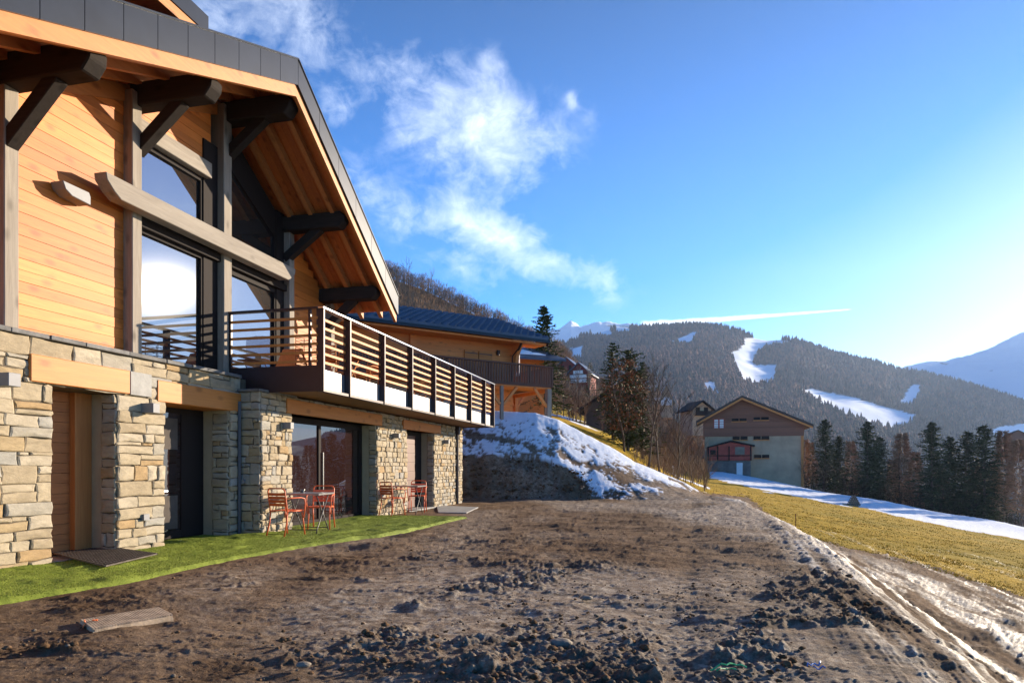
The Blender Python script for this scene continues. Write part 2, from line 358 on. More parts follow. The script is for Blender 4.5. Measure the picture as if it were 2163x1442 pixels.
def ground(X, Y):
    X = np.asarray(X, float); Y = np.asarray(Y, float)
    u = CU + F*X/np.maximum(Y, .5)
    e = (X - np.interp(Y, EDGE_Y, EDGE_X))*.95
    plane = -.8 - .16*X + .05*Y
    plane = plane + 1.3*np.exp(-((X-34)/16)**2 - ((Y-104)/16)**2)
    # snow mounds along the lower edge of the meadow
    plane = plane + .9*np.exp(-((X-46)/7)**2 - ((Y-84)/9)**2) + .8*np.exp(-((X-58)/6)**2 - ((Y-82)/8)**2)
    plane = plane - sstep(112, 170, Y)*18*sstep(1430, 1560, u) - sstep(96, 118, Y)*7*sstep(1740, 1900, u)
    t = sstep(0, 2.3, e)
    z = plane*t
    z = z + .015*np.exp(-((e+.15)/.35)**2)*sstep(3, 8, Y)*(Y < 30)
    w = 1-sstep(1440, 1530, u)
    zt = table_z(u, Y)
    return np.where(Y > 28.5, zt*w + z*(1-w), z), u, e
SNOW_U = [1380,1430,1510,1640,1780,2000,2163,2600]; SNOW_V = [985,993,1011,1041,1066,1111,1142,1230]
DIRT_U = [1400,1480,1580,1620,1690,1800,1950,2163,2600]; DIRT_V = [1008,1038,1048,1085,1126,1160,1192,1256,1370]
CLOD = [[(850,1180),(1300,1190),(1400,1442),(1350,1750),(560,1750),(600,1300)], [(1650,1160),(1730,1170),(2080,1442),(2200,1750),(1400,1750),(1500,1400),(1600,1300)],
        [(-350,1330),(150,1360),(250,1442),(300,1750),(-350,1750)]]
FRONT = [(-420,1395),(-120,1312),(0,1277),(92,1263),(180,1248),(274,1232),(366,1209),(440,1193),(518,1178),(600,1164),(647,1156),(730,1144),(800,1136),(866,1124),(921,1109),(985,1094)]
FTY = [CH*F/(v-HV) for u, v in FRONT] + [22, 60]; FTX = [(u-CU)/F*CH*F/(v-HV) for u, v in FRONT] + [-1.2, -1.2]
def make_terrain():
    U = np.linspace(-420, 2640, 1150)
    v_rows = np.concatenate([np.linspace(2300, 1500, 60)[:-1], np.linspace(1500, 1056.5, 330)])
    Yr = np.concatenate([CH*F/(v_rows-HV), np.linspace(28.6, 40, 130), np.geomspace(40.2, 330, 130)])
    A, Y = np.meshgrid((U-CU)/F, Yr); X = A*Y
    z0, u, e = ground(X, Y); v = HV + (CH-z0)*F/Y
    # zones
    wb = 1 - sstep(1440, 1530, u)*1.0
    snowline = np.interp(u, SNOW_U, SNOW_V) + 5*fbm(X*.35, Y*.12, 3, 5)
    meadow = ((e > .8) | (Y > 33)) & (v < np.interp(u, DIRT_U, DIRT_V) + 7*fbm(X*.9, Y*.4, 4, 9)) & (u > 1395)
    snow = (v < snowline) & (u > 1400) & (Y > 40)
    snow_t = snow.astype(float)
    # melted patch between meadow and trees, and bare ground in the wood
    snow_t = snow_t * (1 - (sstep(100, 116, Y)*(u > 1740)))
    # slope behind the terrace corner
    bank = (Y > 28.3) & (u < 1500)
    n1 = fbm(X*1.1, Y*1.1, 5, 21); n2 = fbm(X*3.2, Y*2.2, 4, 33)
    dirtface = inpoly(u, v, [(300,1070),(300,955),(975,962),(1130,962),(1190,985),(1240,1020),(1260,1075)])
    track = np.exp(-((v - np.interp(u, [975,1100,1200,1300,1480], [913,938,968,1003,1050]))/9)**2)
    crest = np.interp(u, [900,1040,1130,1180,1240,1300,1340,1400,1450], [868,868,872,888,920,950,975,1002,1020])
    tail = sstep(1230, 1470, u)
    n3 = fbm(X*7, Y*9, 4, 35, .65)
    sb = (.50 - tail*.26 - track*.50 + n1*.50 + n2*.45 + n3*.75 - dirtface*1.9 + .7*np.exp(-((v-crest)/13)**2)*(u < 1410) - sstep(1030,1052,v)*.4)
    sb = sstep(.14, .42, sb) * (Y < 33.8) * (u < 1475)
    yellow = bank & (Y >= 33.8)
    patch = sstep(.32, .45, fbm(X*.35, Y*.16, 4, 55)) * yellow * (Y < 70)
    snow_m = np.where(bank, np.maximum(sb, patch), snow_t)
    meadow_m = np.where(bank & (u < 1440), yellow.astype(float), meadow.astype(float))
    meadow_m = meadow_m * (1-sstep(98, 112, Y)*(u > 1740))
    # pale streaks along the embankment
    along = Y; q = fbm(e*3.4 + .35*fbm(X, Y*.3, 2, 3), along*.16, 5, 77, .62)
    band = np.exp(-((e-.55)/.75)**2)
    pale = np.clip(1.15*sstep(-.1, .32, q + band*.5 - .28)*sstep(-.7, .1, e), 0, 1)*(Y < 31)
    low = (e > 1.6) & (meadow_m < .5)
    pale = np.maximum(pale, low*sstep(-.08, .25, fbm(e*1.5+.3*fbm(X,Y*.5,3,8), Y*.22, 6, 91, .65) + .05)*(.45+.55*sstep(30, 12, Y)) * sstep(0, 1.0, (v-np.interp(u, DIRT_U, DIRT_V))/26))
    dry = sstep(-.25, .35, fbm(X*.28, Y*.16, 4, 13) + .30*(X-1.0)/3.5 - .05)*(e < .4)*sstep(38, 22, Y)
    dry = np.maximum(dry, .55*np.exp(-((X+1.3-.02*Y)/.8)**2)*(Y > 5)*(Y < 22))     # trodden tracks
    pale = np.maximum(pale, dry*.46)
    # relief
    near = 1.0/(1+Y*.03)
    cl = np.zeros_like(X)
    for P in CLOD: cl = np.maximum(cl, inpoly(u, HV+CH*F/Y, P))
    cl = (.45+.75*cl) * sstep(.02, .30, fbm(X*.75, Y*.60, 6, 71, .62)) * (e < 1)
    bil = 1-np.abs(fbm(X*5.5, Y*5.5, 4, 101)); bil2 = np.abs(fbm(X*14, Y*14, 3, 103))
    rel = .045*fbm(X*.8, Y*.8, 3, 41) + .010*fbm(X*6, Y*6, 4, 43) + .006*fbm(X*20, Y*20, 3, 45) + .014*fbm(X*1.3, Y*4.2, 5, 49, .6) + .07*np.maximum(0, fbm(X*1.6, Y*2.6, 6, 50, .68)-.16) + .075*fbm(X*.9, Y*2.0, 7, 52, .66)*sstep(6, 13, Y) + .05*np.maximum(0, fbm(X*2.4, Y*3.0, 6, 53, .68)-.12)*sstep(7, 12, Y)
    rel = rel + cl*(.09*np.maximum(0, fbm(X*4, Y*4, 6, 47, .62)+.05) + .035*bil2)
    # wheel ruts running towards the embankment
    rut = (X*.93 - Y*.25)
    rel = rel - .025*np.exp(-((rut+.1)/.22)**2) - .025*np.exp(-((rut-1.5)/.22)**2) + .006*np.sin(Y*21+X*4)*(np.exp(-((rut+.1)/.22)**2)+np.exp(-((rut-1.5)/.22)**2))
    # keep flat under the turf and beside the walls
    flat = sstep(-.2, .5, X - np.interp(Y, FTY, FTX))
    rel = rel*(.10+.90*flat)
    rel = np.where(meadow_m > .5, .05*fbm(X*1.5, Y*1.5, 4, 61) + .03*fbm(X*5, Y*5, 3, 63), rel)
    streak = .09*q*np.exp(-((e-.8)/1.3)**2)*(Y < 32)
    rel = rel + streak + low*(.10*fbm(e*2.2, Y*.35, 5, 65, .6) + .03*fbm(X*6, Y*5, 4, 66))
    rel = np.where(bank, .05*n1 + .025*n2 + .015*n3 + dirtface*(.34*fbm(X*1.4, Y*1.6, 6, 81, .6)) , rel)
    rel = rel + snow_m*.02
    Z = z0 + rel
    V = np.stack([X, Y, Z], -1).reshape(-1, 3)
    o = np_mesh('ground', V, grid_faces(*X.shape), M_ground(), True)
    tag(o, kind='structure')
    at = o.data.color_attributes.new('zone', 'FLOAT_COLOR', 'POINT')
    colr = np.stack([snow_m, meadow_m, pale, np.clip(cl*1.3*(meadow_m < .5), 0, 1)], -1).astype(np.float32)
    at.data.foreach_set('color', colr.ravel())
    return o
def M_ground():
    m = bpy.data.materials.new('ground_material'); m.use_nodes = True; nt = m.node_tree; p = nt.nodes['Principled BSDF']
    N = nt.nodes.new; L = nt.links.new; at = N('ShaderNodeAttribute'); at.attribute_name = 'zone'; sp = N('ShaderNodeSeparateColor'); L(at.outputs['Color'], sp.inputs[0])
    tc = N('ShaderNodeTexCoord')
    def noise(scale, detail=6, rough=.6, st=None):
        n = N('ShaderNodeTexNoise'); n.inputs['Scale'].default_value = scale; n.inputs['Detail'].default_value = detail; n.inputs['Roughness'].default_value = rough
        if st:
            mp = N('ShaderNodeMapping'); mp.inputs['Scale'].default_value = st; L(tc.outputs['Object'], mp.inputs[0]); L(mp.outputs[0], n.inputs['Vector'])
        else: L(tc.outputs['Object'], n.inputs['Vector'])
        return n.outputs['Fac']
    def mix(f, a, b):
        x = N('ShaderNodeMix'); x.data_type = 'RGBA'
        if isinstance(f, float): x.inputs['Factor'].default_value = f
        else: L(f, x.inputs['Factor'])
        for s, c in ((6, a), (7, b)):
            if isinstance(c, tuple): x.inputs[s].default_value = (*c, 1)
            else: L(c, x.inputs[s])
        return x.outputs[2]
    def mr(f, a, b, c=0.0, d=1.0):
        r = N('ShaderNodeMapRange'); L(f, r.inputs[0]); r.inputs[1].default_value = a; r.inputs[2].default_value = b; r.inputs[3].default_value = c; r.inputs[4].default_value = d; return r.outputs[0]
    mud = mix(mr(noise(2.2, 9, .72), .38, .62), (.105,.064,.037), (.215,.145,.090))
    mud = mix(mr(noise(3.0, 10, .78, (.55, 1.5, 1)), .50, .70), mud, (.29,.205,.135))
    mud = mix(mr(noise(9, 8, .75, (.7, 1.6, 1)), .60, .70), mud, (.040,.025,.015))
    mud = mix(mr(noise(70, 4, .7), .48, .75), mud, (.26,.18,.12))
    pale = mix(mr(noise(7, 8, .75), .35, .62), (.78,.69,.56), (.10,.070,.047))
    # shrinkage cracks in the drying mud, and dark crumbs
    vo = N('ShaderNodeTexVoronoi'); vo.feature = 'DISTANCE_TO_EDGE'; vo.inputs['Scale'].default_value = 6.5
    nd_ = N('ShaderNodeTexNoise'); nd_.inputs['Scale'].default_value = 5; nd_.inputs['Detail'].default_value = 5; L(tc.outputs['Object'], nd_.inputs['Vector'])
    av = N('ShaderNodeVectorMath'); av.operation = 'MULTIPLY_ADD'; L(nd_.outputs['Color'], av.inputs[0]); av.inputs[1].default_value = (.35,.35,.35); L(tc.outputs['Object'], av.inputs[2]); L(av.outputs[0], vo.inputs['Vector'])
    ck = N('ShaderNodeMath'); ck.operation = 'MULTIPLY'; L(mr(vo.outputs['Distance'], .0, .045, 1, 0), ck.inputs[0]); L(mr(noise(1.3, 4, .6), .47, .60, 0, .75), ck.inputs[1])
    mud = mix(ck.outputs[0], mud, (.045,.028,.017))
    mud = mix(mr(noise(26, 6, .75), .56, .68, 0, .8), mud, (.040,.025,.016))
    n_p = N('ShaderNodeMath'); n_p.operation = 'MULTIPLY'; L(sp.outputs[2], n_p.inputs[0]); L(mr(noise(5, 8, .75), .40, .56, .25, 1.2), n_p.inputs[1]); n_p.use_clamp = True
    mud = mix(mr(at.outputs['Alpha'], 0, 1, 0, .7), mud, (.088,.052,.029))
    mud = mix(mr(noise(1.7, 9, .75, (.5, 1.7, 1)), .54, .63, 0, .8), mud, (.050,.031,.019))
    base = mix(n_p.outputs[0], mud, pale)
    grass = mix(mr(noise(1.1, 8, .75), .35, .65), (.46,.29,.030), (.31,.20,.022))
    grass = mix(mr(noise(4.5, 8, .7), .57, .68), grass, (.055,.052,.018))
    grass = mix(mr(noise(.16, 3, .5), .45, .65, 0, .45), grass, (.17,.15,.02))
    base = mix(sp.outputs[1], base, grass)
    snow = mix(mr(noise(3, 7, .6), .4, .7), (.80,.83,.88), (.66,.70,.77))
    base = mix(sp.outputs[0], base, snow)
    L(base, p.inputs['Base Color'])
    r = N('ShaderNodeMix'); r.data_type = 'FLOAT'; L(sp.outputs[2], r.inputs['Factor']); r.inputs[2].default_value = 1.0; r.inputs[3].default_value = .6; L(r.outputs[0], p.inputs['Roughness'])
    rs = N('ShaderNodeMapRange'); L(sp.outputs[2], rs.inputs[0]); rs.inputs[3].default_value = .04; rs.inputs[4].default_value = .35; L(rs.outputs[0], p.inputs['Specular IOR Level'])
    b = N('ShaderNodeBump'); b.inputs['Strength'].default_value = 1.0; b.inputs['Distance'].default_value = .035; L(noise(24, 10, .72), b.inputs['Height'])
    b2 = N('ShaderNodeBump'); b2.inputs['Strength'].default_value = .7; b2.inputs['Distance'].default_value = .010; L(noise(110, 5, .7), b2.inputs['Height']); L(b.outputs[0], b2.inputs['Normal'])
    L(b2.outputs[0], p.inputs['Normal'])
    return m
ground_o = make_terrain()
def gz(X, Y): return float(ground(np.array([X]), np.array([Y]))[0][0])
def on_ground(u, Y): X = (u-CU)/F*Y; return X, Y, gz(X, Y)

# ------------------------------------------------------------------ far hills and mountains
def interp_grid(U, Yr, vfun, noise_amp, seed, nscale):
    A, Y = np.meshgrid((U-CU)/F, Yr); X = A*Y; u = CU + A*F
    v = vfun(u, Y); z = CH - (v-HV)*Y/F
    z = z + noise_amp*fbm(X*nscale, Y*nscale, 5, seed)
    return X, Y, z, u
PISTES = [[(1545,742),(1565,738),(1572,716),(1600,711),(1668,720),(1612,732),(1594,748),(1592,770),(1642,770),(1636,806),(1596,812),(1562,796),(1552,765)],
          [(1412,722),(1440,712),(1472,698),(1462,722)], [(1690,822),(1720,822),(1800,838),(1880,862),(1945,878),(1900,908),(1830,892),(1760,865)],
          [(1205,735),(1232,731),(1226,758),(1208,752)], [(1925,812),(1950,812),(1930,852),(1896,856)], [(2090,905),(2300,870),(2300,965),(2110,945)],
          [(1480,808),(1510,806),(1515,830),(1490,826)], [(1300,690),(1330,688),(1330,700),(1300,702)], [(1250,700),(1290,694),(1290,706),(1250,708)]]
RU = [600,1000,1100,1160,1230,1300,1400,1470,1520,1560,1590,1620,1680,1720,1760,1800,1860,1900,1950,2050,2163,2300,2700]
RV = [700,740,745,735,712,697,692,690,694,704,716,722,722,738,750,758,772,785,790,815,850,880,940]
def hill_v(u, Y):
    rid = np.interp(u, RU, RV); t = np.clip((Y-380)/(2000-380), 0, 1)
    base = np.interp(u, [600,1200,1500,1800,2163,2700], [1000,960,1010,1080,1190,1300])
    v = rid + (base-rid)*(1-t)**1.25
    v = v + 14*np.exp(-((t-.62)/.10)**2)*np.exp(-((u-1380)/190)**2)*(-1) + 8*np.sin(u*.011+2)*t*(1-t)*4
    return v + np.where(Y > 2000, (Y-2000)*.10, 0)
def hill_point(u, Y):
    X = (u-CU)/F*Y; z = CH-(hill_v(u, Y)-HV)*Y/F + 14*fbm(X*.004, Y*.004, 5, 201); return X, z
U = np.linspace(560, 2760, 420); Yr = np.concatenate([np.geomspace(300, 2000, 200), np.linspace(2020, 2400, 10)])
X, Yg, Zg, ug = interp_grid(U, Yr, hill_v, 14, 201, .004)
vg = HV - (Zg-CH)*F/Yg
Zg = np.where(Yg < 380, Zg - (380-Yg)*.5, Zg)
def piste_mask(u, v):
    m = np.zeros(np.shape(u), bool); jit = 3*fbm(u*.08, v*.08, 3, 5)
    for P in PISTES: m |= inpoly(u+jit, v+jit*.6, P)
    return m
hm = bpy.data.materials.new('hill_material'); hm.use_nodes = True
def hill_material(m, wood_c, wood_c2, snow_c, attr=True):
    nt = m.node_tree; p = nt.nodes['Principled BSDF']; N = nt.nodes.new; L = nt.links.new; p.inputs['Roughness'].default_value = .9; p.inputs['Specular IOR Level'].default_value = .1
    tc = N('ShaderNodeTexCoord'); n = N('ShaderNodeTexNoise'); n.inputs['Scale'].default_value = .02; n.inputs['Detail'].default_value = 10; n.inputs['Roughness'].default_value = .75; L(tc.outputs['Object'], n.inputs['Vector'])
    r = N('ShaderNodeMapRange'); r.inputs[1].default_value = .35; r.inputs[2].default_value = .65; L(n.outputs['Fac'], r.inputs[0])
    mx = N('ShaderNodeMix'); mx.data_type = 'RGBA'; L(r.outputs[0], mx.inputs['Factor']); mx.inputs[6].default_value = (*wood_c,1); mx.inputs[7].default_value = (*wood_c2,1)
    at = N('ShaderNodeAttribute'); at.attribute_name = 'snow'; m2 = N('ShaderNodeMix'); m2.data_type = 'RGBA'; L(at.outputs['Fac'], m2.inputs['Factor']); L(mx.outputs[2], m2.inputs[6]); m2.inputs[7].default_value = (*snow_c,1)
    L(m2.outputs[2], p.inputs['Base Color'])
hill_material(hm, (.03,.022,.022), (.02,.02,.024), (.80,.84,.9))
hill = np_mesh('forested_hill', np.stack([X,Yg,Zg],-1).reshape(-1,3), grid_faces(*X.shape), hm); tag(hill, kind='structure')
sn = piste_mask(ug, vg).astype(np.float32)
at = hill.data.attributes.new('snow', 'FLOAT', 'POINT'); at.data.foreach_set('value', sn.ravel())

def scatter(name, base, pos, scl, rot, mat_list, midx=None, label=None, cat=None):
    bv, bf = base; n = len(pos); k = len(bv)
    c, s = np.cos(rot)[:,None], np.sin(rot)[:,None]
    x = bv[None,:,0]*c - bv[None,:,1]*s; y = bv[None,:,0]*s + bv[None,:,1]*c; z = np.repeat(bv[None,:,2], n, 0)
    V = np.stack([x*scl[:,None,0]+pos[:,None,0], y*scl[:,None,0]+pos[:,None,1], z*scl[:,None,1]+pos[:,None,2]], -1).reshape(-1,3)
    Fc = (bf[None]+ (np.arange(n)*k)[:,None,None]).reshape(-1, bf.shape[1])
    o = np_mesh(name, V, Fc, None, False)
    for m in mat_list: o.data.materials.append(m)
    if midx is not None: o.data.polygons.foreach_set('material_index', np.repeat(midx, len(bf)).astype(np.int32))
    return tag(o, label, cat, kind='stuff')
def cone_tree(n=6, tiers=3, seed=1):
    r = random.Random(seed); v = []; f = []
    for t in range(tiers):
        z0 = t/tiers*.9; z1 = min(1, z0+.55); R = .5*(1-t/tiers)*.9 + .08; b = len(v)
        v.append((0,0,z1))
        for k in range(n):
            a = 2*math.pi*(k+.5*t)/n; q = R*(.75+.5*r.random()); v.append((q*math.cos(a), q*math.sin(a), z0+.06*r.random()))
        for k in range(n): f.append((b, b+1+k, b+1+(k+1)%n))
    return np.array(v), np.array(f)
fm = [mat('far_spruce', (.012,.018,.022), .9, .05, island=.5), mat('far_larch', (.15,.075,.055), .9, .05, island=.5), mat('far_bare_wood', (.055,.038,.036), .9, .05, island=.5)]
g = np.random.default_rng(4); n = 60000
Yt = 380*(2010/380)**g.random(n); ut = 900 + g.random(n)*1500
Yt = np.where(g.random(n) < .04, 1990+15*g.random(n), Yt)
xt, zt = hill_point(ut, Yt); vt = HV-(zt-CH)*F/Yt
keep = ~piste_mask(ut, vt) & (fbm(xt*.006, Yt*.006, 3, 9) > -.55) & (vt < 1150)
xt, Yt, zt, ut = xt[keep], Yt[keep], zt[keep], ut[keep]; n = len(xt)
hh = (7 + 12*g.random(n)**1.3)*np.where(Yt < 700, .9, 1.0); kind = np.where(g.random(n) < .38+1.5*fbm(xt*.004, Yt*.004, 3, 11), 1, 0); kind = np.where(g.random(n) < .3, 2, kind)
scl = np.stack([hh*.42, hh], -1); scl[:,0] = np.where(kind > 0, hh*.62, scl[:,0]); scl[:,1] = np.where(kind > 0, hh*.8, hh)
scatter('distant_forest', cone_tree(5, 3), np.stack([xt, Yt, zt-1], -1), scl, g.random(n)*6.28, fm, kind, 'dark bluish larch and spruce forest covering the far hill', 'forest')

def mountain(name, us, vs, Yd, base_v, seed, depth=1500, rough=120):
    U = np.linspace(us[0], us[-1], 300); Yr = np.linspace(Yd-depth, Yd+200, 90)
    A, Y = np.meshgrid((U-CU)/F, Yr); X = A*Y; u = CU+A*F; rid = np.interp(u, us, vs)
    t = np.clip((Y-(Yd-depth))/depth, 0, 1); v = rid + (base_v-rid)*(1-t)
    Z = CH-(v-HV)*Y/F + rough*fbm(X*.0032, Y*.0032, 7, seed, .55)*t + np.where(Y > Yd, -(Y-Yd)*1.0, 0)
    mm = bpy.data.materials.new(name+'_material'); mm.use_nodes = True; hill_material(mm, (.22,.22,.24), (.12,.12,.13), (.80,.83,.88))
    o = np_mesh(name, np.stack([X,Y,Z],-1).reshape(-1,3), grid_faces(*X.shape), mm); tag(o, kind='structure')
    s = sstep(-.42, -.25, fbm(X*.012, Y*.012, 5, seed+3)+.18); a = o.data.attributes.new('snow','FLOAT','POINT'); a.data.foreach_set('value', s.astype(np.float32).ravel())
mountain('snowy_mountain', [1000,1100,1150,1180,1205,1225,1260,1300,1335,1380,1450,1600], [760,720,690,682,668,684,678,684,692,712,730,760], 3500, 800, 31, 900, 60)
mountain('snowy_mountain', [1800,1900,1960,2000,2050,2100,2163,2250,2400,2700], [800,778,764,762,748,730,706,676,640,600], 3200, 860, 57, 800, 50)

# left hillside with bare woods
LU = [300,600,820,900,1000,1100,1180,1225,1300,1380,1460,1560]; LV = [450,520,586,616,664,714,752,794,842,885,935,1000]
def lh_v(u, Y):
    rid = np.interp(u, LU, LV); t = np.clip((Y-120)/(300-120), 0, 1); base = np.interp(u, [300,1180,1300,1460,1560], [900,900,925,990,1030])
    return rid + (base-rid)*(1-t) + np.where(Y > 300, (Y-300)*.5, 0)
U = np.linspace(250, 1600, 160); Yr = np.linspace(115, 360, 60)
A, Yl = np.meshgrid((U-CU)/F, Yr); Xl = A*Yl; ul = CU+A*F; Zl = CH-(lh_v(ul, Yl)-HV)*Yl/F + 1.5*fbm(Xl*.04, Yl*.04, 4, 88)
lm = mat('dry_hillside', (.19,.11,.05), .95, .1, col2=(.10,.065,.035), vscale=.08)
tag(np_mesh('hillside', np.stack([Xl,Yl,Zl],-1).reshape(-1,3), grid_faces(*Xl.shape), lm), kind='structure')

# ------------------------------------------------------------------ trees
def bare_tree_mb(seed, H, spread=.35, n1=9, n2=5, n3=4, thick=.012, up=.6, sides=4, sub3=True):
    r = random.Random(seed); mb = MB(); tk = MB()
    def branch(p, d, L, rad, seg, sd, mb=mb):
        pts = [Vector(p)]; d = Vector(d).normalized()
        for i in range(seg):
            d = (d + Vector((r.uniform(-1,1), r.uniform(-1,1), r.uniform(-.4,1)))*.16).normalized(); pts.append(pts[-1] + d*(L/seg))
        mb.tube(pts, rad, sd, r1=rad*.35); return pts
    lean = Vector((r.uniform(-.08,.08), r.uniform(-.08,.08), 1))
    tr = branch((0,0,0), lean, H*.8, H*thick, 6, 6, tk)
    for i in range(n1):
        t = .25 + .72*i/(n1-1); j = min(5, int(t*6)); p = tr[j].lerp(tr[j+1], t*6-j); a = i*2.4 + r.uniform(-.4,.4)
        d = Vector((math.cos(a), math.sin(a), up + r.uniform(0,.5))); L1 = H*spread*(1.15-t*.7)
        b1 = branch(p, d, L1, H*thick*.5*(1.1-t*.6), 4, sides)
        for k in range(n2):
            tt = .25+.75*k/(n2-1) if n2 > 1 else .6; jj = min(3, int(tt*4)); q = b1[jj].lerp(b1[jj+1], tt*4-jj)
            d2 = (b1[jj+1]-b1[jj]).normalized() + Vector((r.uniform(-1,1), r.uniform(-1,1), r.uniform(-.2,.9)))*.75
            b2 = branch(q, d2, L1*.45, H*thick*.2, 2, 3)
            for mth in range(n3):
                q3 = b2[0].lerp(b2[-1], r.uniform(.3,1)); d3 = d2.normalized() + Vector((r.uniform(-1,1), r.uniform(-1,1), r.uniform(-.3,.8)))*.8
                branch(q3, d3, L1*.22, H*thick*.11, 1, 3)
    return tk, mb
def tuft(mb_v, mb_f, p, d, L, w, r):
    d = d.normalized(); s = d.cross(Vector((r.uniform(-1,1), r.uniform(-1,1), r.uniform(-1,1)))).normalized()*w
    b = len(mb_v); q = p + d*L
    mb_v += [tuple(p-s*.5), tuple(p+s*.5), tuple(q+s*.25+Vector((0,0,-L*.12))), tuple(q-s*.25+Vector((0,0,-L*.12)))]; mb_f.append((b,b+1,b+2,b+3))
def spruce_mbs(seed, H, R, layers=34, per=8, tufts=9, droop=.35, ragged=.3, power=.8):
    r = random.Random(seed); tr = MB(); tr.tube([(0,0,0),(r.uniform(-.02,.02)*H,0,H*.5),(0,0,H*.99)], H*.014, 6, r1=H*.002); cr = MB()
    for i in range(layers):
        t = i/(layers-1); z = H*(.07 + .92*t); Rl = R*((1-t)**power) + .015*H
        for k in range(per):
            a = r.uniform(0, 6.283); Lb = Rl*r.uniform(1-ragged*1.4, 1+ragged*.4)
            d = Vector((math.cos(a), math.sin(a), .18 + .5*t)); p = Vector((0,0,z + r.uniform(-.03,.03)*H*(1-t)))
            for q in range(tufts):
                f = (q+.6)/tufts; pos = p + d*(Lb*f) + Vector((0,0,-droop*Lb*f*f))
                dd = d*.7 + Vector((r.uniform(-1,1), r.uniform(-1,1), r.uniform(-.5,.35)))*.8
                tuft(cr.v, cr.f, pos, dd, H*.036*(1.25-.6*t)*r.uniform(.6,1.5), H*.010*r.uniform(.6,1.4), r)
    return tr, cr
def larch_mbs(seed, H, R, n=4200):
    r = random.Random(seed); tr, cr = bare_tree_mb(seed, H, R/H*.9, 16, 3, 0, .010, .15)
    for i in range(n):
        t = r.random()**.8; a = r.uniform(0,6.283); rr = R*(1-t*.8)*math.sqrt(r.random())*(.75+.35*math.sin(a*3+seed+t*9)); z = H*(.16+.84*t)
        tuft(cr.v, cr.f, Vector((rr*math.cos(a), rr*math.sin(a), z)), Vector((math.cos(a), math.sin(a), r.uniform(-.6,.9))), H*.032*r.uniform(.6,1.5), H*.0055, r)
    return tr, cr
def place(o, u, Y, s=1.0, rz=None, dz=0):
    x, y, z = on_ground(u, Y); o.location = (x, y, z+dz); o.rotation_euler = (0, 0, rnd.uniform(0,6.28) if rz is None else rz); o.scale = (s, s, s); return o
def make_tree(kind, seed, H, R, label, name, group=None, trunk_m=None, crown_m=None, **k):
    t = empty(name, label=label, cat='tree', group=group)
    if kind == 'spruce':
        a, b = spruce_mbs(seed, H, R, **k); a.build('trunk', M['bark'], t); b.build('crown', crown_m or M['spruce'], t)
    elif kind == 'larch':
        a, b = larch_mbs(seed, H, R, **k); a.build('trunk', M['bark'], t); b.build('crown', crown_m or M['larchtwig'], t)
    else:
        a, b = bare_tree_mb(seed, H, R/H, **k); a.build('trunk', trunk_m or M['bark'], t); b.build('crown', crown_m or M['twig'], t)
    return t

